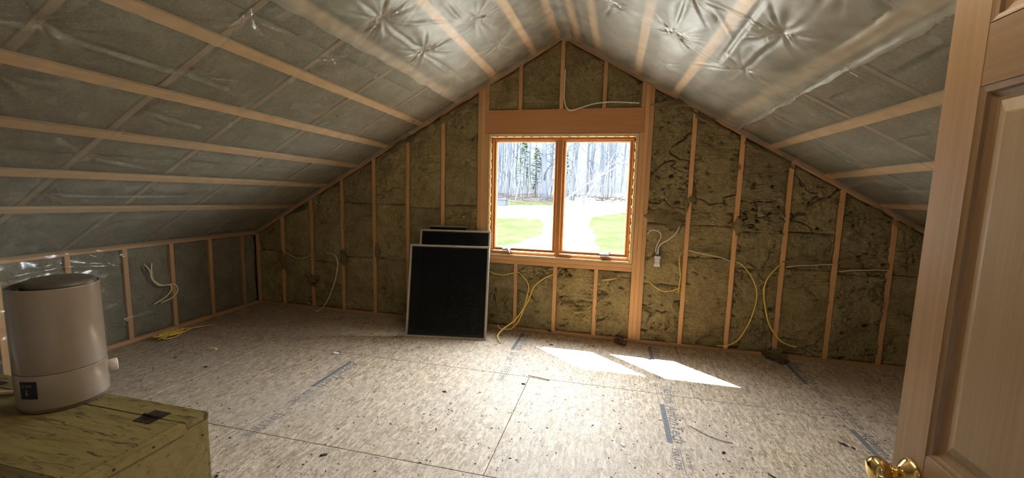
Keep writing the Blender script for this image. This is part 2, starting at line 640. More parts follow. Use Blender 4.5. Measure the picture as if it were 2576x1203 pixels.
for i in (-1, 0, 1):
    stud(i * S, 2.25, zc(i * S) - 0.03, name='cripple_stud')
    stud(i * S, 0.038, 0.703, name='cripple_stud')


def batt_mesh(name, x0, x1, z0, z1f, seed, rough=1.0, res=0.0068, base=0.010, tear=0.35):
    w = x1 - x0
    hmid = z1f((x0 + x1) / 2) - z0
    nx, nz = max(8, int(w / res)), max(8, int(hmid / res))
    U, T = np.meshgrid(np.linspace(0, 1, nx), np.linspace(0, 1, nz), indexing='ij')
    X = x0 + U * w
    top = np.vectorize(z1f)(x0 + np.linspace(0, 1, nx) * w)[:, None]
    Z = z0 + T * (top - z0)
    ox, oz = seed * 3.17, seed * 1.91
    a, b = X + ox, Z + oz
    wx = a + 0.03 * fbm(a * 6, b * 6, 2); wz = b + 0.03 * fbm(a * 6 + 9, b * 6, 2)
    h = 0.016 * fbm(wx * 4, wz * 3, 3) + 0.009 * fbm(wx * 20, wz * 15, 4) + 0.004 * ridged(wx * 30 + 3, wz * 44, 2) * min(1, rough + 0.2)
    mask = np.clip((fbm(a * 3.1 + 40, b * 2.6, 3) - (0.42 - tear)) * 3.0, 0, 1) * rough
    h += mask * (0.026 * ridged(wx * 11, wz * 17, 3) - 0.020)
    cr = np.abs(fbm(wx * 2.2 + 70, wz * 3.4, 3))                       # long tears
    h -= 0.034 * rough * np.exp(-(cr / 0.022) ** 2) * np.clip(fbm(a * 2 + 5, b * 2 + 5, 2) * 4, 0, 1)
    pit = np.clip(fbm(a * 10 + 11, b * 13 + 3, 3) - 0.42, 0, 1)
    h -= 0.16 * pit * rough
    pit2 = np.clip(fbm(a * 19 + 3, b * 25 + 8, 3) - 0.30, 0, 1) * np.clip(0.35 + 1.6 * fbm(a * 2.4 + 50, b * 2.4, 2), 0, 1)
    h -= 0.11 * pit2 * rough
    ed = np.minimum(np.minimum(X - x0, x1 - X), np.minimum(Z - z0, top - Z))
    ed = ed + 0.008 * fbm(a * 14, b * 14, 2)
    h -= 0.022 * np.exp(-np.clip(ed, 0, 1) / 0.012) * np.clip(0.8 + 1.6 * fbm(a * 5 + 31, b * 3.1, 2), 0, 1.3)
    Y = base - h
    Y = np.clip(Y, -0.026, 0.11)
    P = np.stack([X, Y, Z], -1)
    # closed skirt towards the sheathing
    fr = np.pad(P, ((1, 1), (1, 1), (0, 0)), mode='edge')
    fr[0, :, 1] = fr[-1, :, 1] = 0.12
    fr[:, 0, 1] = fr[:, -1, 1] = 0.12
    return grid_mesh(name, fr)


bays = []
xs = [-KNEE + 0.039] + [q for x in full[:6] for q in (x - 0.019, x + 0.019)] + [-0.837]
bays += [(xs[i], xs[i + 1], 0.038, None) for i in range(0, len(xs), 2)]
xs = [0.857] + [q for x in full[6:] for q in (x - 0.019, x + 0.019)] + [KNEE - 0.039]
bays += [(xs[i], xs[i + 1], 0.038, None) for i in range(0, len(xs), 2)]
low = [-0.722] + [q for i in (-1, 0, 1) for q in (i * S - 0.019, i * S + 0.019)] + [0.742]
bays_low = [(low[i], low[i + 1], 0.038, 0.703) for i in range(0, len(low), 2)]
bays_top = [(low[i], low[i + 1], 2.25, None) for i in range(0, len(low), 2)]
seed = 1
for (x0, x1, z0, z1) in bays + bays_low + bays_top:
    if x1 - x0 < 0.03:
        continue
    ztop = (lambda x, z1=z1: z1) if z1 else (lambda x: zc(x) - RAKE)
    lo_top = min(ztop(x0), ztop(x1))
    if z0 > 1 or z1:
        cuts = []
    elif x0 < 0:
        cuts = [0.62 + 0.05 * math.sin(seed * 2.1), 1.265 + 0.02 * math.sin(seed * 1.3)]
    else:
        cuts = [(0.60, 1.19), (0.88, 1.18), (0.80, 1.14), (0.83, 1.15), (0.80, 1.16), (0.82, 1.16), (0.6,)][min(6, int((x0 - 0.8) / S))]
    cuts = [c for c in cuts if c < lo_top - 0.15]
    lev = [z0] + cuts + [None]
    right = x0 > 0.5
    mid = bool(z1)
    for za, zb in zip(lev[:-1], lev[1:]):
        f = (lambda x, zb=zb: zb) if zb is not None else ztop
        rgh = 1.0 if (right or mid) else 0.55
        me = batt_mesh('insulation_batt', x0 - 0.007, x1 + 0.007, za + 0.001, f, seed,
                       rough=rgh * rng.uniform(0.6, 1.25), base=rng.uniform(0.004, 0.016),
                       tear=0.45 if mid else rng.uniform(0.12, 0.34))
        link('insulation_batt', me, 'wool_rib' if (right and rng.random() < 0.55) else 'wool', wall)
        seed += 1


def tuft_mesh(seed, n=2):
    bm = bmesh.new()
    bmesh.ops.create_icosphere(bm, subdivisions=4, radius=1.0)
    co = np.array([v.co[:] for v in bm.verts])
    d = 0.8 + 1.3 * fbm(co[:, 0] * 1.9 + seed * 5, co[:, 1] * 1.9 + co[:, 2] * 2.3, 4) + 0.45 * ridged(co[:, 0] * 5 + seed, co[:, 2] * 5 + co[:, 1] * 3, 3)
    for v, k in zip(bm.verts, d):
        v.co *= float(min(2.2, max(0.15, k)))
    me = bpy.data.meshes.new('wool_tuft')
    bm.to_mesh(me); bm.free()
    me.polygons.foreach_set('use_smooth', [True] * len(me.polygons))
    return me


tufts = [tuft_mesh(i) for i in range(5)]


def tuft(x, z, sx, sz, sy=0.012, y=0.0, parent=wall, mat='wool', rot=0.0):
    me = rng.choice(tufts)
    o = link('wool_tuft', me, mat, parent, loc=(x, y, z))
    o.scale = (sx, sy, sz)
    o.rotation_euler = (rng.uniform(-0.3, 0.3), rot, 0)
    return o


for k in range(16):      # ragged wool squeezed out along the rake
    x = rng.choice((1, 1, -1)) * rng.uniform(0.95, 3.1)
    sg = 1 if x > 0 else -1
    tuft(x, zc(x) - 0.075 + rng.uniform(-0.012, 0.01), rng.uniform(0.03, 0.09), rng.uniform(0.012, 0.024), 0.014, 0.002, rot=sg * 0.513)
for (x, z, a, b) in [(1.02, 2.28, 0.10, 0.025), (1.14, 2.29, 0.05, 0.03), (1.19, 1.38, 0.020, 0.04), (1.245, 1.42, 0.022, 0.02), (1.17, 0.40, 0.02, 0.03),
                     (1.0, 1.27, 0.09, 0.05), (1.1, 1.2, 0.06, 0.05), (1.64, 1.17, 0.03, 0.06), (2.2, 0.9, 0.09, 0.03), (2.55, 0.9, 0.06, 0.03),
                     (-2.40, 0.62, 0.03, 0.03), (-1.99, 0.7, 0.02, 0.08), (-1.6, 0.1, 0.03, 0.03), (-3.24, 0.5, 0.02, 0.12), (-2.43, 0.62, 0.02, 0.08), (0.47, 0.44, 0.03, 0.02), (0.30, 0.36, 0.05, 0.014), (0.16, 0.34, 0.05, 0.014)]:
    tuft(x, z, a, b)

# frayed fibres standing off the torn wool, far too many to count
fr_ = random.Random(77)
bays_all = [b for b in bays + bays_low + bays_top if b[1] - b[0] > 0.05]
mb = MB()
cl_ = []
for k in range(260):
    b = fr_.choice(bays_all)
    if b[0] < -0.8 and fr_.random() < 0.6:
        continue
    x = fr_.uniform(b[0] + 0.01, b[1] - 0.01)
    top_ = (b[3] or (zc(x) - RAKE)) - 0.02
    cl_.append((x, fr_.uniform(b[2] + 0.02, top_), fr_.uniform(0.012, 0.06), b))
for (x, z, sp_, b) in cl_:
    for j in range(fr_.randint(12, 45)):
        px_, pz_ = x + fr_.gauss(0, sp_), z + fr_.gauss(0, sp_ * 0.8)
        t_ = (b[3] or (zc(px_) - RAKE)) - 0.015
        if not (b[0] + 0.005 < px_ < b[1] - 0.005 and b[2] + 0.01 < pz_ < t_):
            continue
        L = fr_.uniform(0.006, 0.024); w = fr_.uniform(0.0008, 0.0022); a = fr_.uniform(0, 6.283); y = fr_.uniform(-0.010, 0.012)
        dx, dz = math.cos(a) * L, math.sin(a) * L
        ox, oz = -math.sin(a) * w, math.cos(a) * w
        lift = fr_.uniform(0.0, 0.014)
        mb.add([(px_ - ox, y, pz_ - oz), (px_ + ox, y, pz_ + oz), (px_ + dx * 0.6 + ox, y - lift, pz_ + dz * 0.6 + oz), (px_ + dx * 0.6 - ox, y - lift, pz_ + dz * 0.6 - oz), (px_ + dx, y - lift * 0.6, pz_ + dz)], [(0, 1, 2, 3), (3, 2, 4)])
tag(mb.build('wool_fibres', 'wool', wall), kind='stuff')

# ------------------------------------------------------------------ knee walls, wall with the doorway, landing
KY = [-0.185 - S * k for k in range(10)]


def knee(side, name, label):
    X = side * KNEE
    mb = MB().box((X + side * 0.092 if side > 0 else X - 0.115, BACK - 0.13, -0.3), (X + 0.115 if side > 0 else X - 0.092, 0.17, zc(KNEE) + 0.25))
    w = tag(mb.build(name, 'sheathing'), label, kind='structure')
    F = (-side, 0, 0)
    board('bottom_plate', w, (X, 0.0, 0.019), (X, BACK, 0.019), 0.038, 0.089, F, 'plate')
    board('top_plate', w, (X, 0.0, zc(KNEE) - 0.012), (X, BACK, zc(KNEE) - 0.012), 0.045, 0.089, F, 'plate')
    ys = [0.0] + [q for y in KY for q in (y + 0.019, y - 0.019)]
    for y in KY:
        if y > BACK:
            board('stud', w, (X, y, 0.038), (X, y, zc(KNEE) - 0.03), 0.038, 0.089, F, 'stud')
    for i in range(0, len(ys), 2):
        y1, y0 = ys[i], max(BACK, ys[i + 1] if i + 1 < len(ys) else BACK)
        if y1 - y0 < 0.03:
            continue
        me = batt_mesh('insulation_batt', -y1 + 0.001, -y0 - 0.001, 0.039, lambda x: zc(KNEE) - 0.034, 60 + i, rough=0.35, res=0.014, base=0.014, tear=0.1)
        co = np.empty(len(me.vertices) * 3, np.float32)
        me.vertices.foreach_get('co', co)
        co = co.reshape(-1, 3)
        co = np.stack([X + side * np.minimum(co[:, 1], 0.088), -co[:, 0], co[:, 2]], 1)
        me.vertices.foreach_set('co', co.astype(np.float32).reshape(-1))
        if side > 0:
            me.flip_normals()
        me.update()
        link('insulation_batt', me, 'wool_grey', w)
    return w


wl_ = knee(-1, 'wall_left', 'low knee wall of studs and insulation behind clear plastic')
wr_ = knee(1, 'wall_right', 'low knee wall of studs and insulation hidden behind the door')

DX0, DX1, DZ = 0.255, 1.215, 2.06
wb = MB()
wb.prism([(-4.0, -0.3), (DX0, -0.3), (DX0, zc(DX0) + 0.3), (-4.0, zc(4.0) + 0.3)], BACK - 0.12, BACK)
wb.prism([(DX1, -0.3), (4.0, -0.3), (4.0, zc(4.0) + 0.3), (DX1, zc(DX1) + 0.3)], BACK - 0.12, BACK)
wb.prism([(DX0, DZ), (DX1, DZ), (DX1, zc(DX1) + 0.3), (DX0, zc(DX0) + 0.3)], BACK - 0.12, BACK)
tag(wb.build('wall_back', 'drywall'), 'plain wall with the open doorway behind the viewer', kind='structure')
hall = MB()
hall.box((-0.6, -5.95, -0.02), (-0.5, BACK - 0.12, 2.5)).box((1.9, -5.95, -0.02), (2.0, BACK - 0.12, 2.5))
hall.box((-0.6, -6.05, -0.02), (2.0, -5.95, 2.5)).box((-0.6, -6.05, 2.4), (2.0, BACK - 0.12, 2.5))
tag(hall.build('wall_landing', 'drywall'), 'plain walls and ceiling of the landing outside the doorway', kind='structure')
fill_lamp = tag(empty('landing_fill_lamp', (0.7, -5.1, 2.4)), 'unseen fill lamp added over the landing behind the viewer', 'lamp')  # added lamp, never in view, gives fill light from behind the camera
MB().lathe([(0.0, 0), (0.14, 0), (0.14, -0.02), (0.0, -0.02)], 24).build('base', 'drywall', fill_lamp)
gm, gnt, gout = new_mat('fill_lamp_glass')
em = nd(gnt, 'ShaderNodeEmission'); em.inputs[0].default_value = (1.0, 0.82, 0.6, 1); em.inputs[1].default_value = 5.0
gnt.links.new(em.outputs[0], gout.inputs[0])
MB().lathe([(0.13, -0.02), (0.125, -0.06), (0.08, -0.10), (0.0, -0.115)], 24).build('fill_lamp_shade', gm, fill_lamp, smooth=True)

# ------------------------------------------------------------------ added fill light: unseen glowing tubes above the view, brightening the room
tm_, tnt, tout = new_mat('fill_tube_glow')
em = nd(tnt, 'ShaderNodeEmission'); em.inputs[0].default_value = (1.0, 0.87, 0.66, 1); em.inputs[1].default_value = 27.0
tnt.links.new(em.outputs[0], tout.inputs[0])
fill_tube = tag(empty('fill_tube_light', (0.62, -2.68, 2.42)), 'unseen tube light added as room fill above the view', 'lamp')
MB().box((-0.06, -0.62, 0.035), (0.06, 0.62, 0.06)).build('housing', 'drywall', fill_tube)
for dx in (-0.035, 0.035):
    MB().tube([(dx, -0.6, 0), (dx, 0.6, 0)], 0.019, 10).build('tube', tm_, fill_tube, smooth=True)
    MB().tube([(dx * 0.2, dx * 12, 0.06), (dx * 0.2, dx * 12, 0.17)], 0.002, 4).build('hanger', 'drywall', fill_tube)

# ------------------------------------------------------------------ roof slopes
CN = math.sqrt(1 + PITCH * PITCH)


def cpt(side, u, y, off=0.0):
    return Vector((side * (u + PITCH / CN * off), y, RIDGE - PITCH * u + off / CN))


STRAPS = {-1: [(0.045, 0.05), (0.30, 0.28), (0.62, 0.66), (1.02, 1.045), (1.37, 1.45), (1.79, 1.86), (2.17, 2.24), (2.565, 2.635), (2.95, 3.075)],
          1: [(0.125, 0.14), (0.305, 0.325), (0.705, 0.685), (1.105, 1.03), (1.505, 1.455), (1.86, 1.86), (2.25, 2.30), (2.665, 2.72), (3.05, 3.08), (3.40, 3.42)]}
RAFT = {-1: [-0.59, -1.195, -1.80, -2.385, -2.975, -3.575], 1: [-0.66, -1.27, -1.87, -2.47, -3.07, -3.66]}
UL = KNEE + 0.02
ceil = {}
for side, nm in ((-1, 'ceiling_left'), (1, 'ceiling_right')):
    mb = MB()
    corners = []
    for off in (0.21, 0.25):
        for u, y in ((-0.15, 0.2), (UL + 0.35, 0.2), (UL + 0.35, BACK - 0.2), (-0.15, BACK - 0.2)):
            corners.append(cpt(side, u, y, off))
    mb.add(corners, [(0, 1, 2, 3), (7, 6, 5, 4), (0, 4, 5, 1), (1, 5, 6, 2), (2, 6, 7, 3), (3, 7, 4, 0)])
    c = tag(mb.build(nm, 'sheathing'), 'sloped attic ceiling with strapping and insulation under clear plastic sheet' if side < 0 else
            'sloped attic ceiling with pulled plastic sheet on the door side', kind='structure')
    ceil[side] = c
    nrm = -Vector((side * PITCH, 0, 1)).normalized()
    for ua, ub in STRAPS[side]:
        sl = (ub - ua) / 2.7
        board('strapping_board', c, cpt(side, ub + 0.2 * sl, -0.002), cpt(side, ua - 1.2 * sl, BACK), 0.064, 0.018, nrm, 'strap')
    for y in RAFT[side]:
        board('rafter', c, cpt(side, 0.0, y, 0.034), cpt(side, UL + 0.1, y, 0.034), 0.038, 0.17, nrm, 'rafter')
    edges = [0.13] + RAFT[side] + [BACK]
    for i in range(len(edges) - 1):
        ya = edges[i] - (0.0195 if i else 0)
        yb = edges[i + 1] + (0.0195 if i + 2 < len(edges) else 0)
        uu = [0.0, 1.20, 2.42, UL + 0.1]
        for ua, ub in zip(uu[:-1], uu[1:]):
            n, m = 40, 24
            U, T = np.meshgrid(np.linspace(ua + 0.002, ub - 0.002, n), np.linspace(ya, yb, m), indexing='ij')
            h = 0.012 * fbm(U * 5 + side * 7, T * 5 + i, 3) + 0.006 * fbm(U * 22, T * 22 + i, 2)
            ed = np.minimum(np.minimum(U - ua, ub - U), np.minimum(ya - T, T - yb))
            off = 0.030 - h + 0.016 * np.exp(-np.clip(ed, 0, 1) / 0.012)
            off = np.maximum(off, 0.0187)
            P = np.stack([side * (U + PITCH / CN * off), T, RIDGE - PITCH * U + off / CN], -1)
            me = grid_mesh('insulation_batt', P)
            link('insulation_batt', me, 'wool_grey', c)

# plastic vapour barrier: sags between the strapping, pinched at staples, creased
STARS = {-1: [(1.58, -2.98, 1.7), (1.90, -2.95, 2.0), (1.20, -2.39, 2.0), (1.62, -2.38, 1.2), (1.94, -2.37, 0.5), (2.33, -2.38, 0.7), (2.77, -2.36, 0.7), (1.21, -1.79, 1.7),
              (1.60, -1.80, 0.5), (2.0, -1.81, 0.5), (2.38, -1.81, 0.5), (2.77, -1.80, 0.4), (1.6, -1.2, 0.4), (2.0, -1.2, 0.4), (2.4, -1.2, 0.35)],
         1: [(1.66, -1.27, 0.5), (1.67, -1.87, 0.5), (2.05, -1.27, 0.4), (2.05, -1.87, 0.5), (2.45, -0.66, 0.4), (2.05, -0.66, 0.4), (2.45, -1.27, 0.4), (1.66, -0.66, 0.4)]}
STARS2 = {-1: [(0.85, -1.81, 1.5), (0.86, -1.21, 1.5), (0.47, -1.19, 1.1), (0.47, -0.61, 0.9), (0.86, -0.62, 0.5), (0.84, -2.39, 1.2), (0.47, -1.8, 1.3)],
          1: [(0.86, -1.29, 1.6), (1.27, -1.89, 1.6), (1.27, -1.29, 1.1), (0.48, -1.26, 0.9), (0.86, -1.88, 1.2), (1.27, -2.47, 1.2), (1.26, -0.70, 0.6), (0.87, -0.68, 0.6), (1.53, -1.87, 0.7), (1.54, -1.27, 0.6), (1.53, -2.47, 0.8)]}
CREASE = {-1: [[(1.61, -3.09), (1.59, -2.99)], [(1.43, -2.97), (1.58, -2.98), (1.72, -2.97), (1.86, -2.96)], [(1.20, -2.39), (1.23, -2.53)], [(1.09, -2.37), (1.20, -2.39), (1.36, -2.38)],
               [(1.58, -2.98), (1.60, -2.85), (1.61, -2.59), (1.62, -2.37), (1.64, -2.11)], [(1.90, -2.95), (2.04, -2.86), (2.16, -2.70), (2.32, -2.45)],
               [(1.94, -2.36), (1.98, -2.01)], [(2.38, -2.35), (2.43, -2.07)], [(2.77, -2.35), (2.80, -1.53)], [(1.43, -2.38), (1.65, -2.38)], [(1.84, -2.38), (2.13, -2.38)],
               [(2.34, -2.35), (2.54, -2.36)], [(2.64, -2.37), (2.90, -2.36)], [(1.46, -1.81), (1.75, -1.81)], [(1.87, -1.79), (2.13, -1.82)], [(2.26, -1.81), (2.52, -1.82)],
               [(2.66, -1.81), (2.91, -1.78)], [(1.5, -1.2), (2.9, -1.19)], [(1.5, -0.6), (3.0, -0.58)], [(1.21, -1.79), (1.36, -1.80)]],
          1: [[(1.66, -1.27), (1.66, -1.80)], [(1.67, -1.96), (1.65, -2.35)], [(1.54, -1.87), (1.65, -1.88), (1.78, -1.85)], [(1.55, -1.27), (1.71, -1.26), (1.85, -1.23)],
              [(1.56, -0.67), (1.71, -0.58), (1.86, -0.51)], [(2.06, -1.10), (2.02, -1.73)], [(1.9, -1.27), (2.6, -1.26)], [(1.9, -0.66), (2.9, -0.65)], [(2.45, -1.5), (2.5, -0.4)]]}
CREASE2 = {-1: [[(0.84, -2.04), (0.85, -1.81), (0.86, -1.21), (0.85, -0.30)], [(0.86, -1.21), (0.58, -1.14)], [(0.85, -1.81), (0.57, -1.33)], [(0.53, -1.56), (0.53, -1.31)],
                [(0.47, -1.19), (0.34, -1.14)], [(0.85, -1.81), (0.97, -2.16)], [(0.85, -1.81), (0.98, -1.76)], [(0.86, -1.21), (0.93, -1.41)], [(0.86, -1.21), (1.0, -1.16)]],
           1: [[(1.13, -2.06), (1.14, -1.22)], [(0.98, -1.80), (1.10, -1.61)], [(0.96, -1.86), (1.25, -1.87)], [(1.05, -0.97), (1.27, -1.29), (1.27, -1.87)],
               [(1.44, -2.39), (1.45, -2.26), (1.45, -1.98)], [(1.53, -2.7), (1.53, -2.47), (1.54, -1.87), (1.55, -1.27), (1.56, -0.19)], [(0.86, -1.29), (0.87, -1.88)], [(0.48, -1.26), (0.86, -1.29)]]}


def sheet_offset(U, T, side, stars, creases, seed, sag=0.013):
    """height of the sheet off the strapping plane, in metres, positive into the roof"""
    st = np.stack([ua + (ub - ua) * (T + 2.9) / 2.7 for ua, ub in STRAPS[side]], -1)
    d = np.min(np.abs(st - U[..., None]), -1)
    free = np.clip((d - 0.03) / 0.10, 0, 1)
    free = free * free * (3 - 2 * free)
    h = -0.003 - sag * free * (0.7 + 0.6 * fbm(U * 2 + seed, T * 2, 2))
    h += free * (0.0035 * fbm(U * 4 + seed * 3, T * 3, 2) + 0.0010 * fbm(U * 14, T * 7 + seed, 2))
    for k, (su, sy, a) in enumerate(stars):
        du, dy = U - su, T - sy
        r = np.sqrt(du * du + dy * dy) + 1e-5
        th = np.arctan2(dy, du)
        pull = a * 0.016 * np.exp(-r / 0.05)
        ph = 0.25 * np.sin(th * 2 + k) + 0.8 * k
        jag = np.zeros_like(r)
        for nn, am in ((7, 0.9), (11, 0.8), (17, 0.7), (26, 0.45)):
            w = np.abs(np.sin(0.5 * nn * th + ph * nn * 0.5 + nn))
            jag += am * ((1 - w) ** 3 - 0.12)
        reach = 0.15 + 0.06 * np.sin(3 * th + k) + 0.03 * np.sin(7 * th + 2 * k)
        amp = a * 0.0105 * np.clip(r / 0.025, 0, 1) * np.exp(-(r / reach) ** 1.6)
        h += pull * np.clip(free + 0.4, 0, 1) + amp * jag * np.clip(free + 0.25, 0, 1)
    for k, cr in enumerate(creases):
        for (ua, ya), (ub, yb) in zip(cr[:-1], cr[1:]):
            dx, dy = ub - ua, yb - ya
            L2 = dx * dx + dy * dy
            t = np.clip(((U - ua) * dx + (T - ya) * dy) / L2, 0, 1)
            wob = 0.0012 * np.sin(5 * t * math.pi + k)
            dist = ((U - ua) * dy - (T - ya) * dx) / math.sqrt(L2) + wob
            end = np.sqrt((U - ua - t * dx) ** 2 + (T - ya - t * dy) ** 2)
            fade = np.exp(-((end - np.abs(dist)) / 0.02).clip(0) ** 2) * (0.35 + 0.65 * np.sin(np.clip(t, 0.02, 0.98) * math.pi))
            h += fade * (0.0075 * np.exp(-(dist / 0.0085) ** 2) - 0.005 * np.exp(-((dist - 0.022) / 0.012) ** 2))
    return np.minimum(h, 0.0165 * free - 0.0015)


def make_sheet(name, side, u0, u1, y0, y1, stars, creases, mat, seed, low=0.0, res=0.0125, edge=0.0):
    n, m = int((u1 - u0) / res), int((y1 - y0) / res)
    U, T = np.meshgrid(np.linspace(u0, u1, n), np.linspace(y0, y1, m), indexing='ij')
    if edge:
        f = (U - u0) / (u1 - u0)
        U = U + f ** 6 * edge * fbm(T * 3 + seed, T * 0 + 0.5, 3)
    h = sheet_offset(U, T, side, stars, creases, seed) - low
    yend = np.clip((T + 0.10) / 0.10, 0, 1)
    h -= yend * 0.012 * (0.6 + fbm(U * 4 + seed, T * 0 + 3.3, 2))
    P = np.stack([side * (U + PITCH / CN * h), T, RIDGE - PITCH * U + h / CN], -1)
    o = link(name, grid_mesh(name, P), mat, ceil[side])
    return o


make_sheet('plastic_sheet', -1, 0.98, UL - 0.005, BACK + 0.005, -0.004, STARS[-1], CREASE[-1], 'poly', 3, res=0.0085)
make_sheet('plastic_sheet', 1, 1.42, UL - 0.005, BACK + 0.005, -0.004, STARS[1], CREASE[1], 'poly', 5, res=0.0095)
make_sheet('upper_plastic_sheet', -1, 0.03, 1.075, BACK + 0.005, -0.004, STARS2[-1], CREASE2[-1], 'poly2', 8, low=0.003, edge=0.02, res=0.010)
make_sheet('upper_plastic_sheet', 1, 0.03, 1.57, BACK + 0.005, -0.004, STARS2[1], CREASE2[1], 'poly2', 9, low=0.003, edge=0.02, res=0.010)
# soft roll of sheet hanging along the ridge
n, m = 160, 20
T, A = np.meshgrid(np.linspace(BACK + 0.005, -0.004, n), np.linspace(-0.15, math.pi + 0.15, m), indexing='ij')
rr = 0.052 * (1 + 0.25 * fbm(T * 3, A * 0.7, 3)) + 0.012 * np.exp(-((T + 0.05) / 0.08) ** 2)
P = np.stack([0.036 - rr * 1.25 * np.cos(A) + 0.012 * fbm(T * 1.5, T * 0 + 8, 2), T, RIDGE - 0.022 - rr * 0.8 * np.sin(A)], -1)
link('ridge_roll', grid_mesh('ridge_roll', P), 'poly2', ceil[1])

# plastic over the left knee wall
n, m = 300, 80
T, Z = np.meshgrid(np.linspace(-4.05, -0.06, n), np.linspace(0.03, zc(KNEE) - 0.01, m), indexing='ij')
near = np.clip((-1.35 - T) / 0.5, 0, 1)
h = 0.008 + 0.006 * fbm(T * 3, Z * 4, 3) + near * (0.022 * fbm(T * 3.2 + 4, Z * 7 - T * 2, 3) + 0.010 * ridged(T * 3 + Z * 5, Z * 7, 2))
for (ya, za, yb, zb, a) in [(-2.2, 0.76, -1.86, 0.78, 0.02), (-1.86, 0.78, -1.45, 0.72, 0.016), (-1.75, 0.9, -1.45, 0.7, 0.014), (-1.43, 0.8, -1.1, 0.72, 0.01), (-1.45, 0.22, -1.2, 0.24, 0.014), (-2.3, 0.3, -2.0, 0.6, 0.02), (-1.85, 0.92, -1.55, 0.86, 0.016)]:
    dx, dz = yb - ya, zb - za
    L = math.hypot(dx, dz)
    t = np.clip(((T - ya) * dx + (Z - za) * dz) / L ** 2, 0, 1)
    e = np.hypot(T - ya - t * dx, Z - za - t * dz)
    h += a * np.exp(-(e / 0.014) ** 2)
h = np.maximum(h, 0.002)
P = np.stack([-KNEE + h, T, Z], -1)
link('plastic_sheet', grid_mesh('plastic_sheet', P), 'poly_knee', wl_)

# ------------------------------------------------------------------ window
win = MB()
JY0, JY1 = -0.006, 0.125
for a, b in (((WX0 + 0.004, JY0, WZ0 + 0.004), (WX0 + 0.022, JY1, WZ1 - 0.003)), ((WX1 - 0.022, JY0, WZ0 + 0.004), (WX1 - 0.004, JY1, WZ1 - 0.003)),
             ((WX0 + 0.022, JY0, WZ1 - 0.021), (WX1 - 0.022, JY1, WZ1 - 0.003)), ((WX0 + 0.022, JY0, WZ0 + 0.004), (WX1 - 0.022, JY1, WZ0 + 0.022))):
    win.box(a, b)
win = win.build('window_1', 'window_edge')
tag(win, 'double casement window with orange pine frame and two crank handles', kind='structure')
GL = [(-0.645, -0.0435), (0.058, 0.667)]
GZ0, GZ1 = 0.866, 1.945


def wbox(name, a, b, mat, parent=win):
    mb = MB().box((0, 0, 0), tuple(q - p for p, q in zip(a, b)))
    return mb.build(name, mat, parent, loc=a)


def wbar(name, p, q, w, d, mat='window_wood', parent=win):
    return board(name, parent, p, q, w, d, FY, mat)


# frame of the unit inside the jamb
FX0, FX1 = WX0 + 0.036, WX1 - 0.036
wbar('frame_stile', (FX0, 0.012, WZ0 + 0.022), (FX0, 0.012, WZ1 - 0.034), 0.028, 0.105)
wbar('frame_stile', (FX1, 0.012, WZ0 + 0.022), (FX1, 0.012, WZ1 - 0.034), 0.028, 0.105)
wbar('frame_rail', (FX0 - 0.014, 0.012, WZ1 - 0.048), (FX1 + 0.014, 0.012, WZ1 - 0.048), 0.028, 0.105)
wbar('frame_rail', (FX0 + 0.014, 0.012, WZ0 + 0.036), (FX1 - 0.014, 0.012, WZ0 + 0.036), 0.028, 0.105)
wbar('mullion', (0.007, 0.010, WZ0 + 0.050), (0.007, 0.010, WZ1 - 0.062), 0.046, 0.10)
gm2, gnt2, gout2 = new_mat('window_glass')
tr = nd(gnt2, 'ShaderNodeBsdfTransparent'); tr.inputs[0].default_value = (0.93, 0.95, 0.96, 1)
gg = nd(gnt2, 'ShaderNodeBsdfGlossy'); gg.inputs['Roughness'].default_value = 0.02
lf = schlick(gnt2, 0.04)
mx = nd(gnt2, 'ShaderNodeMixShader')
gnt2.links.new(lf, mx.inputs[0]); gnt2.links.new(tr.outputs[0], mx.inputs[1]); gnt2.links.new(gg.outputs[0], mx.inputs[2])
gnt2.links.new(mx.outputs[0], gout2.inputs[0])
M['metal'] = simple('brushed_metal', (0.62, 0.60, 0.57), 0.3, 1.0)
M['dark_metal'] = simple('dark_metal', (0.12, 0.11, 0.10), 0.4, 0.8)
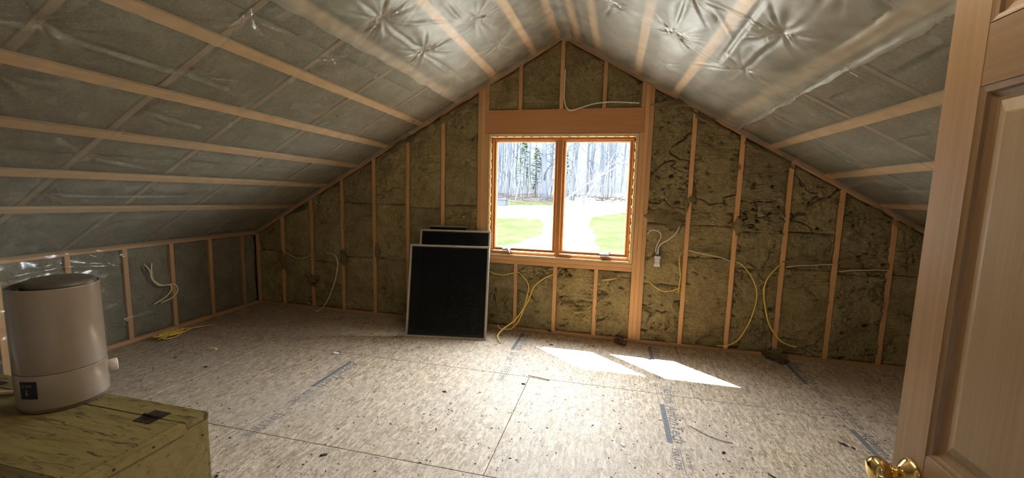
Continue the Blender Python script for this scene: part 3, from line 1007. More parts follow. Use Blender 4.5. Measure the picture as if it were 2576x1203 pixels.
for gi, (a, b) in enumerate(GL):
    sw = 0.028
    sash = wbar('sash', (a - sw / 2, 0.030, GZ0 - sw), (a - sw / 2, 0.030, GZ1 + sw), sw, 0.05, 'window_wood')
    for nm, p, q, w in (('sash_stile', (b + sw / 2, 0.030, GZ0 - sw), (b + sw / 2, 0.030, GZ1 + sw), sw),
                        ('sash_rail', (a, 0.030, GZ1 + sw / 2), (b, 0.030, GZ1 + sw / 2), sw),
                        ('sash_rail', (a, 0.030, GZ0 - sw / 2), (b, 0.030, GZ0 - sw / 2), sw)):
        wbar(nm, p, q, w, 0.05)
    for p, q in (((a + 0.003, 0.046, GZ0), (a + 0.003, 0.046, GZ1)), ((b - 0.003, 0.046, GZ0), (b - 0.003, 0.046, GZ1)), ((a, 0.046, GZ0 + 0.003), (b, 0.046, GZ0 + 0.003)), ((a, 0.046, GZ1 - 0.003), (b, 0.046, GZ1 - 0.003))):
        wbar('glazing_bead', p, q, 0.008, 0.012, 'window_edge')
    MB().box((a, 0.058, GZ0), (b, 0.062, GZ1)).build('pane', gm2, win)
    hx = -0.515 if gi == 0 else 0.475
    cr = tag(MB().box((-0.045, -0.010, -0.012), (0.045, 0.012, 0.010)).build('crank_handle', 'metal', win, loc=(hx, 0.018, GZ0 - 0.016)), 'metal window crank handle')
    sgn = 1 if gi == 0 else -1
    lever = spline([(0, -0.012, 0.004), (sgn * 0.01, -0.026, 0.016), (sgn * 0.028, -0.03, -0.006), (sgn * 0.04, -0.03, -0.03)] if gi == 0 else
                   [(0, -0.012, 0.004), (0.015, -0.026, 0.018), (0.042, -0.03, 0.024), (0.060, -0.03, 0.044)], 5)
    MB().tube(lever, 0.006, 8).build('lever', 'metal', cr, smooth=True)
    MB().lathe([(0, -0.004), (0.013, -0.002), (0.013, 0.012), (0.0, 0.014)], 14, mw=Matrix.Translation((0, -0.014, 0.004))).build('hub', 'metal', cr, smooth=True)


def foam_bead(p, q, n, seed, amp=0.006, r=0.006):
    p, q = Vector(p), Vector(q)
    pts, rs = [], []
    for i in range(n + 1):
        t = i / n
        pts.append(p.lerp(q, t))
        rs.append(max(0.002, r + amp * math.sin(seed + i * 1.7) * math.sin(seed * 2 + i * 0.61)))
    MB().tube(pts, rs, 8).build('foam_seal', 'foam', win, smooth=True)


foam_bead((WX0 + 0.0245, 0.006, WZ0 + 0.03), (WX0 + 0.0245, 0.006, WZ1 - 0.03), 70, 1.0)
foam_bead((WX1 - 0.0245, 0.004, WZ0 + 0.03), (WX1 - 0.0245, 0.004, WZ1 - 0.03), 70, 2.3, 0.009, 0.008)
foam_bead((WX0 + 0.03, 0.006, WZ1 - 0.0265), (WX1 - 0.03, 0.006, WZ1 - 0.0265), 90, 4.1, 0.008)

# ------------------------------------------------------------------ open door on the right
M['oak'] = wood('door_wood', (0.2805, 0.1683, 0.0828), (0.1615, 0.0842, 0.0364), knots=False, grain=1.5, rough=0.42, contrast=2.4)
M['oak_panel'] = wood('door_panel_wood', (0.2805, 0.1921, 0.1044), (0.1700, 0.1041, 0.0504), knots=False, grain=2.0, rough=0.45, contrast=2.0)
M['brass'] = simple('polished_brass', (0.85, 0.62, 0.25), 0.12, 1.0, var=0.03)
door = tag(empty('door_1', (1.17, -4.075, 0.0)), 'open brown wooden panel door with brass knob', kind='structure')
DW, DT = 0.909, 0.035
ST = 0.090


def dboard(name, p, q, w, mat='oak', th=DT):
    return board(name, door, p, q, w, th, (-1, 0, 0), mat)


dboard('stile', (0, DW - ST / 2, 0.008), (0, DW - ST / 2, 2.03), ST)
dboard('stile', (0, ST / 2, 0.008), (0, ST / 2, 2.03), ST)
mid0, mid1 = 0.405, 0.505
RZ = [(0.008, 0.235), (0.80, 0.978), (1.672, 1.780), (1.93, 2.03)]
for a, b in RZ:
    dboard('rail', (0.0005, ST, (a + b) / 2), (0.0005, DW - ST, (a + b) / 2), b - a)
for (za, zb) in zip(RZ[:-1], RZ[1:]):
    z0, z1 = za[1], zb[0]
    dboard('mullion', (0.0007, (mid0 + mid1) / 2, z0), (0.0007, (mid0 + mid1) / 2, z1), mid1 - mid0)
    for y0, y1 in ((ST, mid0), (mid1, DW - ST)):
        # ogee moulding ring and raised panel: nested rings of (inset, depth)
        prof = [(0.0, 0.0), (0.004, 0.002), (0.010, 0.0035), (0.013, 0.009), (0.022, 0.0125), (0.028, 0.013)]
        prof2 = [(0.027, 0.0135), (0.029, 0.0128), (0.050, 0.0055), (0.053, 0.005)]

        def ring(pr, fill):
            mb = MB()
            for (i, d) in pr:
                mb.v += [(d, y0 + i, z0 + i), (d, y1 - i, z0 + i), (d, y1 - i, z1 - i), (d, y0 + i, z1 - i)]
            for j in range(len(pr) - 1):
                for k in range(4):
                    mb.f.append((4 * j + k, 4 * j + 4 + k, 4 * j + 4 + (k + 1) % 4, 4 * j + (k + 1) % 4))
            if fill:
                j = 4 * (len(pr) - 1)
                mb.f.append((j, j + 3, j + 2, j + 1))
            return mb
        for pr, fill, nm, mt in ((prof, False, 'panel_moulding', 'oak'), (prof2, True, 'panel', 'oak_panel')):
            mb = ring(pr, fill)
            # local X of the mesh runs up the panel so the grain is vertical
            mw = Matrix(((0, 0, -1, 0), (0, 1, 0, 0), (1, 0, 0, 0), (0, 0, 0, 1)))
            inv = mw.inverted()
            mb.v = [tuple(inv @ Vector(v)) for v in mb.v]
            me = mb.mesh(nm)
            link(nm, me, mt, door, mw=mw)
        MB().box((0.0138, y0 - 0.004, z0 - 0.004), (DT - 0.004, y1 + 0.004, z1 + 0.004)).build('panel_core', 'oak_panel', door)
KZ, KYy = 0.918, DW - 0.060
rot = Matrix.Rotation(math.radians(-90), 4, 'Y')       # lathe axis -> -X
for sgx, off in ((1, 0.0), (-1, DT)):
    mw = Matrix.Translation((off, KYy, KZ)) @ (rot if sgx > 0 else Matrix.Rotation(math.radians(90), 4, 'Y'))
    kn = tag(MB().lathe([(0.0, 0.022), (0.011, 0.022), (0.010, 0.030), (0.016, 0.036), (0.0235, 0.046), (0.0265, 0.056), (0.0245, 0.066), (0.017, 0.073), (0.006, 0.076), (0.0, 0.076)], 32, mw=mw).build('knob', 'brass', door, smooth=True), 'polished brass door knob')
    MB().lathe([(0.0, 0.0), (0.033, 0.0), (0.0325, 0.004), (0.027, 0.010), (0.017, 0.018), (0.012, 0.022), (0.0, 0.023)], 32, mw=mw).build('rosette', 'brass', kn, smooth=True)

# ------------------------------------------------------------------ plywood chest with a hinged lid
def ply_mat(name, c0, c1):
    m, nt, out = new_mat(name)
    g = noise(nt, coords(nt, (4, 34, 34)), 1.0, 5, 0.65, 0.8)
    big = noise(nt, coords(nt), 3.0, 4, 0.6)
    c = ramp(nt, g, [(0.3, c1), (0.55, c0), (0.8, tuple(min(1, q * 1.15) for q in c0))])
    scr = ramp(nt, noise(nt, coords(nt, (9, 70, 40)), 1.0, 3, 0.6, 1.5), [(0.555, (0, 0, 0)), (0.63, (0.9, 0.9, 0.9))])
    c = mixc(nt, mixc(nt, ramp(nt, big, [(0.44, (0, 0, 0)), (0.54, (1, 1, 1))]), (0, 0, 0), scr), c, (0.045, 0.035, 0.02))
    sp = ramp(nt, noise(nt, coords(nt), 45.0, 3, 0.7), [(0.63, (0, 0, 0)), (0.70, (0.8, 0.8, 0.8))])
    c = mixc(nt, sp, c, (0.08, 0.06, 0.03))
    principled(nt, out, c, 0.6, bump(nt, g, 0.2, 0.002), spec=0.35)
    return m


M['ply'] = ply_mat('painted_plywood', (0.2376, 0.1855, 0.0693), (0.1512, 0.1120, 0.0383))
M['ply_side'] = ply_mat('painted_plywood_side', (0.2592, 0.1995, 0.0759), (0.1944, 0.1435, 0.0515))
M['rust'] = simple('rusty_steel', (0.05, 0.032, 0.022), 0.7, 0.5, var=0.5, vs=60)
CX1, CYF, CYN, CZ = -0.578, -3.256, -3.577, 0.80
CXL = -1.62
chest = tag(empty('plywood_chest', (CX1, CYF, 0)), 'yellow green painted plywood chest with scratched hinged lid, beneath the humidifier', 'chest')


def cbox(name, a, b, mat, parent=chest, bev=0.002):
    bm = bmesh.new()
    bmesh.ops.create_cube(bm, size=1.0)
    for v in bm.verts:
        v.co = Vector([(a[i] + b[i]) / 2 + v.co[i] * (b[i] - a[i]) for i in range(3)])
    bmesh.ops.bevel(bm, geom=list(bm.edges), offset=bev, segments=2, affect='EDGES')
    me = bpy.data.meshes.new(name); bm.to_mesh(me); bm.free()
    return link(name, me, mat, parent)


LX, DYc = CXL - CX1, CYN - CYF       # negative lengths
cbox('side_panel', (-0.018, DYc + 0.012, 0.0), (0.0, -0.001, CZ - 0.019), 'ply_side')
cbox('side_panel', (LX, DYc + 0.012, 0.0), (LX + 0.018, -0.001, CZ - 0.019), 'ply_side')
cbox('back_panel', (LX + 0.018, -0.018, 0.0), (-0.018, -0.001, CZ - 0.019), 'ply_side')
cbox('front_panel', (LX + 0.018, DYc + 0.012, 0.0), (-0.018, DYc + 0.030, CZ - 0.019), 'ply_side')
cbox('bottom_panel', (LX + 0.018, DYc + 0.030, 0.02), (-0.018, -0.018, 0.038), 'ply_side')
cbox('top_strip', (LX, -0.068, CZ - 0.019), (0.002, 0.0, CZ), 'ply')
lid = cbox('lid', (LX - 0.004, DYc, CZ - 0.018), (-0.017, -0.0705, CZ + 0.001), 'ply')
cbox('edge_strip', (-0.016, DYc, CZ - 0.026), (0.008, -0.0705, CZ + 0.0005), 'ply_side', lid)
for hx in (-0.118, -0.80):
    h_ = MB().box((hx - 0.030, -0.100, CZ + 0.001), (hx + 0.030, -0.0725, CZ + 0.003)).build('hinge', 'rust', chest)
    MB().box((hx - 0.030, -0.0685, CZ + 0.0005), (hx + 0.030, -0.040, CZ + 0.0025)).build('hinge_leaf', 'rust', h_)
    MB().tube([(hx - 0.030, -0.0705, CZ + 0.0045), (hx + 0.030, -0.0705, CZ + 0.0045)], 0.0042, 8).build('hinge_pin', 'rust', h_)
for y_, z_ in ((-0.022, CZ - 0.062), (-0.16, CZ - 0.013 + 0.0), (-0.25, CZ - 0.014)):
    MB().lathe([(0.0, 0.0012), (0.0028, 0.0008), (0.0034, -0.001)], 10, mw=Matrix.Translation((0.0085 if y_ < -0.1 else 0.0005, y_, z_)) @ Matrix.Rotation(math.radians(90), 4, 'Y')).build('nail_head', 'rust', chest)

# pale slat lying on the chest behind the humidifier
slat = board('wooden_slat', None, (-1.40, -3.412, CZ + 0.0105), (-1.205, -3.325, CZ + 0.0105), 0.014, 0.008, (0, 0, 1), 'window_edge')
tag(slat, 'thin pale slat lying on the chest behind the humidifier', 'slat')

# ------------------------------------------------------------------ humidifier
M['beige'] = simple('beige_plastic', (0.31, 0.248, 0.195), 0.17, var=0.03)
M['black_plastic'] = simple('black_plastic', (0.018, 0.018, 0.018), 0.35)
M['cap_plastic'] = simple('worn_grey_cap', (0.10, 0.085, 0.07), 0.4, var=0.25, vs=40)
M['knob_plastic'] = simple('pale_plastic', (0.72, 0.64, 0.62), 0.25, var=0.03)
M['sticker'] = simple('black_sticker', (0.008, 0.008, 0.012), 0.35)
M['sticker_print'] = simple('grey_print', (0.16, 0.16, 0.17), 0.6)
hum = tag(empty('humidifier', (-1.046, -3.320, CZ + 0.0012)), 'beige round humidifier with black lid standing on the plywood chest', 'humidifier')
hum.rotation_euler = (math.radians(0.0), math.radians(2.2), math.radians(-30))
# local X is across the line of sight after rotating; ellipse a little deeper than wide
EX, EY = 0.094, 0.1005
MB().lathe([(0.0, 0.0), (0.90, 0.0), (0.94, 0.006), (0.94, 0.012), (0.985, 0.012), (0.998, 0.02), (0.998, 0.116), (0.992, 0.1185), (0.97, 0.1185)], 64, EX, EY).build('base', 'beige', hum, smooth=True)
MB().lathe([(0.0, 0.0), (0.89, 0.0), (0.93, 0.004), (0.93, 0.011), (0.0, 0.0115)], 48, EX * 1.005, EY * 1.005, Matrix.Translation((0, 0, 0.0003))).build('foot', 'black_plastic', hum, smooth=True)
tank = MB().lathe([(0.97, 0.1198), (0.992, 0.1198), (0.998, 0.122), (0.985, 0.23), (0.972, 0.362), (0.965, 0.366), (0.945, 0.366), (0.935, 0.360), (0.93, 0.345), (0.0, 0.344)], 64, EX, EY).build('tank', 'beige', hum, smooth=True)
lid_h = MB().lathe([(0.925, 0.346), (0.925, 0.362), (0.90, 0.365), (0.86, 0.363), (0.82, 0.355), (0.0, 0.353)], 56, EX, EY).build('lid', 'black_plastic', hum, smooth=True)
MB().lathe([(0.0, 0.381), (0.66, 0.380), (0.78, 0.374), (0.80, 0.355), (0.0, 0.3545)], 48, EX, EY, Matrix.Translation((0.008, 0.012, 0))).build('mist_cap', 'cap_plastic', lid_h, smooth=True)
kn = MB().lathe([(0.0, -0.014), (0.019, -0.014), (0.019, 0.013), (0.0165, 0.0155), (0.0, 0.016)], 24, mw=Matrix.Translation((0, EY + 0.006, 0.080)) @ Matrix.Rotation(math.radians(-90), 4, 'X')).build('dial', 'knob_plastic', hum, smooth=True)


def hpt(ang, z, o=0.0008):
    return (math.cos(ang) * (EX * 0.999 + o), math.sin(ang) * (EY * 0.999 + o), z)


def curved_patch(name, pts2d, faces, mat, o, parent, a0, z0):
    vs = [hpt(a0 + x / 0.0975, z0 + z, o) for x, z in pts2d]
    return MB().add(vs, faces).build(name, mat, parent)


A0 = math.radians(-84 + 30 - 2)
n = 12
pts, fcs = [], []
SWD = 0.043
for i in range(n + 1):
    pts += [(SWD * i / n, 0.0), (SWD * i / n, 0.052)]
    if i < n:
        fcs.append((2 * i, 2 * i + 2, 2 * i + 3, 2 * i + 1))
stk = curved_patch('sticker', pts, fcs, 'sticker', 0.0008, hum, A0, 0.052)
curved_patch('arrow', [(0.0165, 0.030), (0.0165, 0.018), (0.012, 0.018), (0.018, 0.009), (0.024, 0.018), (0.0195, 0.018), (0.0195, 0.030)], [(0, 1, 5, 6), (2, 3, 4)], 'sticker_print', 0.0013, stk, A0, 0.052)
for (xa, xb) in ((0.007, 0.0085), (0.0105, 0.012), (0.0175, 0.019), (0.0215, 0.023), (0.0255, 0.027), (0.0295, 0.031)):
    curved_patch('print_mark', [(xa, 0.036), (xb + 0.001, 0.036), (xb + 0.001, 0.043), (xa, 0.043)], [(0, 1, 2, 3)], 'sticker_print', 0.0013, stk, A0, 0.052)

# ------------------------------------------------------------------ window screens leaning on the wall
M['screen_frame'] = simple('taupe_aluminium', (0.25, 0.215, 0.17), 0.45, 0.3)
M['screen_frame_pale'] = simple('pale_aluminium', (0.42, 0.38, 0.31), 0.45, 0.3)
sm, snt, sout = new_mat('insect_mesh')
tr = nd(snt, 'ShaderNodeBsdfTransparent')
pb = nd(snt, 'ShaderNodeBsdfPrincipled'); pb.inputs['Base Color'].default_value = (0.004, 0.004, 0.006, 1); pb.inputs['Roughness'].default_value = 0.35; pb.inputs['Specular IOR Level'].default_value = 0.25
mxs = nd(snt, 'ShaderNodeMixShader')
nz_ = noise(snt, coords(snt, (1, 1, 0.2)), 9, 3)
snt.links.new(ramp(snt, nz_, [(0.3, (0.82,) * 3), (0.8, (0.70,) * 3)]), mxs.inputs[0])
snt.links.new(tr.outputs[0], mxs.inputs[1]); snt.links.new(pb.outputs[0], mxs.inputs[2]); snt.links.new(mxs.outputs[0], sout.inputs[0])


def screen(bl, br, tl, h, label, mat, bar=0.019):
    """bl, br: bottom corners on the floor, tl: a point giving the lean"""
    bl, br, tl = Vector(bl), Vector(br), Vector(tl)
    x = (br - bl); w = x.length; x.normalize()
    z = (tl - bl); z = (z - x * z.dot(x)).normalized()
    y = z.cross(x)
    root = bpy.data.objects.new('window_screen', None)
    COL.objects.link(root)
    root.matrix_world = Matrix(((x.x, y.x, z.x, bl.x), (x.y, y.y, z.y, bl.y), (x.z, y.z, z.z, bl.z + 0.002), (0, 0, 0, 1)))
    tag(root, label, 'window screen', 'window screens leaning on the wall')
    for a, b in (((0, 0, bar / 2), (w, 0, bar / 2)), ((0, 0, h - bar / 2), (w, 0, h - bar / 2)), ((bar / 2, 0, bar), (bar / 2, 0, h - bar)), ((w - bar / 2, 0, bar), (w - bar / 2, 0, h - bar))):
        board('frame_bar', root, a, b, bar, 0.012, (0, -1, 0), mat)
    i = bar + 0.0035
    for a, b in (((bar, 0.002, i), (w - bar, 0.002, i)), ((bar, 0.002, h - i), (w - bar, 0.002, h - i)), ((i, 0.002, i), (i, 0.002, h - i)), ((w - i, 0.002, i), (w - i, 0.002, h - i))):
        board('spline_bead', root, a, b, 0.007, 0.006, (0, -1, 0), 'black_plastic')
    MB().box((bar, 0.006, bar), (w - bar, 0.0066, h - bar)).build('screen_mesh', sm, root)
    return root


screen((-1.389, -0.515, 0), (-0.600, -0.380, 0), (-1.359, -0.330, 0.895), 0.915, 'largest dark window screen with pale frame, frontmost of the three leaning', 'screen_frame_pale')
screen((-1.365, -0.36, 0), (-0.640, -0.235, 0), (-1.345, -0.14, 1.05), 1.055, 'window screen showing its grey top edge right behind the front screen', 'screen_frame_pale')
screen((-1.330, -0.235, 0), (-0.665, -0.125, 0), (-1.325, -0.05, 1.08), 1.085, 'rearmost dark framed window screen closest to the studs', 'screen_frame')

# ------------------------------------------------------------------ cables and outlet
M['white_cable'] = simple('white_cable', (0.78, 0.74, 0.65), 0.45, var=0.05)
M['yellow_cable'] = simple('yellow_cable', (0.72, 0.50, 0.09), 0.45, var=0.1)
M['tan_cable'] = simple('tan_cable', (0.60, 0.50, 0.30), 0.5, var=0.1)


def cable(pts, label, mat='yellow_cable', r=0.005, name='electrical_cable', y=-0.02, cat='cable', tip=None):
    P = [(q[0], q[2] if len(q) > 2 else y, q[1]) for q in pts]
    o = MB().tube(spline(P, 8), r, 8).build(name, mat, smooth=True)
    tag(o, label, cat, 'loose electrical cables')
    if tip:
        MB().tube(spline([(q[0], q[2], q[1]) for q in tip], 4), r * 0.6, 6).build('bare_tip', 'white_cable', o, smooth=True)
    return o


cable([(0.026, 2.62, -0.004), (0.026, 2.45, -0.004), (0.032, 2.32, -0.012), (0.081, 2.231, -0.03), (0.186, 2.251, -0.025), (0.296, 2.285, -0.02), (0.38, 2.300, -0.004), (0.44, 2.303, -0.006), (0.55, 2.30, -0.010), (0.722, 2.287, -0.010)],
      'white cable looping down over the header above the window', 'white_cable', 0.0058)
cable([(0.861, 1.088, -0.035), (0.905, 1.122, -0.04), (0.965, 1.108, -0.045), (0.985, 1.06, -0.045), (0.957, 0.99, -0.045), (0.947, 0.94, -0.04), (0.957, 0.892, -0.032)],
      'thin white cable curling up from the outlet box to a loose end', 'white_cable', 0.0045)
cable([(1.146, 1.165, -0.006), (1.115, 1.10, -0.03), (1.066, 1.05, -0.04), (0.99, 0.995, -0.04), (0.968, 0.95, -0.035), (0.972, 0.892, -0.028)],
      'thick white cable dropping from the stud into the outlet box', 'white_cable', 0.0065)
cable([(1.192, 0.93, -0.004), (1.165, 0.89, -0.02), (1.168, 0.80, -0.024), (1.183, 0.70, -0.02), (1.178, 0.60, -0.018), (1.175, 0.54, -0.016)],
      'yellow cable running down beside the first stud past the window', 'yellow_cable', 0.0055)
cable([(0.905, 0.63, -0.006), (0.945, 0.59, -0.016), (1.027, 0.546, -0.024), (1.09, 0.548, -0.024), (1.15, 0.571, -0.018), (1.195, 0.585, -0.003)],
      'short sagging yellow cable under the outlet box', 'yellow_cable', 0.0055)
cable([(1.654, 0.862, -0.004), (1.71, 0.83, -0.02), (1.795, 0.708, -0.05), (1.83, 0.564, -0.06), (1.798, 0.357, -0.06), (1.714, 0.159, -0.06), (1.62, 0.085, -0.055), (1.534, 0.074, -0.05)],
      'yellow cable bowing out to the door side and hanging to the plate', 'yellow_cable', 0.0052)
cable([(2.012, 0.862, -0.004), (1.985, 0.842, -0.02), (1.898, 0.716, -0.05), (1.888, 0.569, -0.06), (1.947, 0.334, -0.06), (2.039, 0.195, -0.06), (2.12, 0.15, -0.055), (2.188, 0.138, -0.05)],
      'yellow cable bowing towards the window and hanging off the third stud', 'yellow_cable', 0.0060)
cable([(1.24, 0.945, -0.012), (1.33, 0.925, -0.02), (1.437, 0.911, -0.02), (1.53, 0.893, -0.018), (1.605, 0.867, -0.012)],
      'pale cable crossing the bay below the wool seam, second bay from window', 'tan_cable', 0.005)
cable([(2.055, 0.842, -0.012), (2.15, 0.865, -0.02), (2.244, 0.873, -0.02), (2.33, 0.885, -0.02), (2.417, 0.892, -0.012)],
      'thin tan cable crossing the wool between the third and fourth studs from window', 'tan_cable', 0.004)
cable([(2.46, 0.832, -0.012), (2.56, 0.85, -0.02), (2.65, 0.859, -0.02), (2.74, 0.866, -0.02), (2.822, 0.868, -0.012)],
      'thin tan cable crossing the wool in the bay nearest the door', 'tan_cable', 0.004)
cable([(-0.02, 0.625, -0.004), (-0.10, 0.585, -0.02), (-0.2, 0.494, -0.05), (-0.255, 0.34, -0.09), (-0.36, 0.17, -0.16), (-0.47, 0.08, -0.24), (-0.498, 0.035, -0.32), (-0.44, 0.008, -0.42)],
      'long yellow cable below the window with its end touching the floor', 'yellow_cable', 0.0062)
cable([(-0.386, 0.625, -0.004), (-0.33, 0.595, -0.02), (-0.258, 0.50, -0.05), (-0.272, 0.36, -0.085), (-0.295, 0.25, -0.10), (-0.35, 0.12, -0.12), (-0.405, 0.06, -0.14)],
      'yellow cable below the window with stripped white tip', 'yellow_cable', 0.0062, tip=[(-0.405, 0.06, -0.14), (-0.46, 0.055, -0.15), (-0.52, 0.062, -0.16), (-0.545, 0.095, -0.16)])
cable([(0.47, 0.607, -0.012), (0.50, 0.612, -0.022), (0.55, 0.622, -0.023), (0.605, 0.633, -0.012)],
      'short bit of yellow cable showing in the wool under the sash', 'yellow_cable', 0.0055)
cable([(-0.72, 0.63, -0.012), (-0.64, 0.598, -0.022), (-0.538, 0.585, -0.024), (-0.47, 0.60, -0.02), (-0.424, 0.614, -0.010)],
      'yellow cable peeking out beside the largest screen', 'yellow_cable', 0.005)
cable([(-3.232, 0.668, -0.004), (-3.15, 0.64, -0.018), (-3.02, 0.598, -0.022), (-2.93, 0.615, -0.02), (-2.862, 0.645, -0.004)],
      'tan cable slung between the two studs by the knee wall corner', 'tan_cable', 0.005)
cable([(-2.64, 0.682, -0.018), (-2.55, 0.684, -0.03), (-2.485, 0.645, -0.05), (-2.464, 0.546, -0.06), (-2.506, 0.36, -0.07), (-2.575, 0.18, -0.085), (-2.65, 0.06, -0.10), (-2.735, 0.01, -0.12)],
      'tan cable arching from the wool to the floor in the dark corner', 'tan_cable', 0.0065)


def kcable(pts, label):
    o = MB().tube(spline(pts, 8), 0.006, 8).build('electrical_cable', 'tan_cable', smooth=True)
    tag(o, label, 'cable', 'loose electrical cables')


KX = -KNEE + 0.030
kcable([(KX - 0.02, -1.265, 0.70), (KX, -1.235, 0.64), (KX + 0.005, -1.225, 0.56), (KX + 0.01, -1.17, 0.485), (KX + 0.02, -1.08, 0.47), (KX + 0.03, -1.075, 0.42), (KX + 0.02, -1.13, 0.36), (KX + 0.01, -1.23, 0.315)],
       'tan cable with a tight hook hanging on the plastic knee wall')
kcable([(KX - 0.02, -1.20, 0.70), (KX, -1.218, 0.64), (KX + 0.004, -1.212, 0.55), (KX + 0.01, -1.14, 0.48), (KX + 0.03, -1.045, 0.47), (KX + 0.04, -1.02, 0.41), (KX + 0.03, -1.07, 0.345), (KX + 0.01, -1.165, 0.312)],
       'tan cable with a wider hook, nearer the corner on the knee wall')
# yellow coil on the floor
coil = []
for i in range(130):
    a = i * 0.30
    k = 0.75 + 0.25 * math.sin(i * 0.7)
    coil.append((-3.47 + 0.045 * k * math.sin(a) + 0.05 * math.sin(i * 0.05), -1.17 + 0.15 * k * math.cos(a), 0.012 + 0.022 * abs(math.sin(i * 0.23)) + 0.010 * (i / 130)))
coil += [(-3.43, -0.98, 0.03), (-3.42, -0.90, 0.02), (-3.40, -0.82, 0.012)]
tag(MB().tube(coil, 0.0055, 7).build('cable_coil', 'yellow_cable', smooth=True), 'coil of yellow cable lying on the floor by the knee wall', 'cable')

M['box_grey'] = simple('grey_box', (0.12, 0.12, 0.125), 0.5)
M['white_plastic'] = simple('white_plastic', (0.80, 0.78, 0.72), 0.4, var=0.03)
outlet = tag(empty('outlet_box', (0.965, -0.022, 0.83)), 'electrical outlet dangling from white cables beside the window', 'outlet')
bx = MB().box((-0.020, -0.016, -0.045), (0.040, 0.016, 0.062)).build('box', 'box_grey', outlet)
rc = MB().box((-0.028, -0.030, -0.050), (0.026, -0.018, 0.048)).build('receptacle', 'white_plastic', outlet)
for dz in (-0.020, 0.020):
    f_ = MB().lathe([(0.0, 0.003), (0.0145, 0.003), (0.0155, 0.0)], 20, mw=Matrix.Translation((-0.001, -0.030, dz)) @ Matrix.Rotation(math.radians(90), 4, 'X')).build('socket', 'white_plastic', rc)
    for dx in (-0.006, 0.004):
        MB().box((dx - 0.001, -0.0338, dz - 0.004), (dx + 0.001, -0.0329, dz + 0.004)).build('slot', 'black_plastic', rc)
for dx in (-0.0235, 0.0205):
    MB().box((dx - 0.002, -0.0312, -0.028), (dx + 0.002, -0.0298, 0.028)).build('side_strap', 'black_plastic', rc)

# ------------------------------------------------------------------ litter on the floor
M['chip_dark'] = simple('dark_chip', (0.035, 0.026, 0.018), 0.8)
M['chip_white'] = simple('white_chip', (0.75, 0.76, 0.78), 0.6)
M['chip_red'] = simple('red_chip', (0.17, 0.025, 0.02), 0.6)
M['chip_brown'] = simple('brown_leaf', (0.16, 0.08, 0.055), 0.8, var=0.3)
M['clear_bag'] = plastic('crumpled_clear_plastic', 0.55, 0.12)


def shard(x, y, sx, sy, rz, label, mat, name='wood_chip', cat='chip', h=0.006, seed=0, n=9):
    r = random.Random(seed * 13 + 5)
    mb = MB()
    ring = []
    for k in range(n):
        a = 2 * math.pi * k / n
        q = r.uniform(0.65, 1.15)
        ring.append((sx * q * math.cos(a), sy * q * math.sin(a)))
    mb.v = [(a, b, 0.0004 + r.uniform(0, h * 0.3)) for a, b in ring] + [(a * 0.8, b * 0.8, h * r.uniform(0.5, 1.2)) for a, b in ring]
    mb.f = [tuple(range(n - 1, -1, -1)), tuple(range(n, 2 * n))] + [(k, (k + 1) % n, n + (k + 1) % n, n + k) for k in range(n)]
    o = mb.build(name, mat, loc=(x, y, 0.0007))
    o.rotation_euler = (0, 0, rz)
    return tag(o, label, cat)


shard(1.234, -1.694, 0.020, 0.008, 0.7, 'dark red flat chip on the floor near the wordmark', 'chip_red', seed=1, n=6)
shard(0.674, -1.775, 0.016, 0.024, 0.2, 'bluish white flake lying alone on the middle of the floor', 'chip_white', seed=2)
shard(-0.326, -1.396, 0.014, 0.010, 0.5, 'small white flake on the floor left of the panel joint', 'chip_white', seed=3)
shard(-0.576, -1.464, 0.018, 0.009, 0.2, 'black scrap on the floor below the leaning screens', 'chip_dark', seed=4)
shard(1.958, -1.40, 0.030, 0.012, -0.7, 'larger black scrap on the floor near the brass knob', 'chip_dark', seed=5)
shard(1.996, -1.43, 0.012, 0.010, -0.9, 'tiny black scrap next to the larger black one', 'chip_dark', seed=6)
shard(-0.92, -2.329, 0.022, 0.010, 0.5, 'dark brown splinter on the floor past the chest corner', 'chip_dark', seed=7)
shard(-0.05, -1.18, 0.018, 0.008, 0.0, 'black chip sitting on the panel joint in the floor', 'chip_dark', seed=8)
shard(0.03, -0.30, 0.022, 0.012, 0.1, 'dark chip on the floor between window wall and sunlight', 'chip_dark', seed=9)
shard(0.42, -0.22, 0.018, 0.008, 0.1, 'black chip by the bottom plate beside the crumpled brown leaf', 'chip_dark', seed=10)
shard(-2.825, -1.32, 0.045, 0.022, 0.4, 'pale curled scrap on the floor in the dark corner', 'tan_cable', 'scrap', 'scrap', 0.016, seed=11)
shard(-1.756, -1.082, 0.030, 0.018, 0.2, 'white crumb pile on the far panel joint', 'chip_white', 'scrap', 'scrap', 0.010, seed=12)
shard(-0.50, -0.20, 0.015, 0.010, 0.2, 'dark crumb on the floor below the yellow cables', 'chip_dark', seed=13)
shard(-1.32, -2.62, 0.012, 0.006, 0.2, 'dark crumb on the floor by the chest', 'chip_dark', seed=14)
shard(-2.55, -1.62, 0.020, 0.012, 0.2, 'dark lump on the floor towards the knee wall', 'chip_dark', seed=15)
shard(-2.95, -1.55, 0.018, 0.012, 0.2, 'dark lump on the floor closest to the humidifier', 'chip_dark', seed=16)
tag(MB().tube(spline([(-0.045, -1.037, 0.006), (0.02, -1.048, 0.008), (0.08, -1.058, 0.006), (0.13, -1.068, 0.004)], 6), [0.003] * 19, 6).build('twig', 'chip_brown'), 'reddish brown twig lying along the floor joint', 'twig')
tag(MB().tube(spline([(1.09, -1.45, 0.004), (1.16, -1.52, 0.004), (1.24, -1.57, 0.004), (1.31, -1.58, 0.004)], 6), 0.0018, 5).build('wire_offcut', 'chip_dark'), 'thin dark wire curving beside the printed wordmark', 'wire')
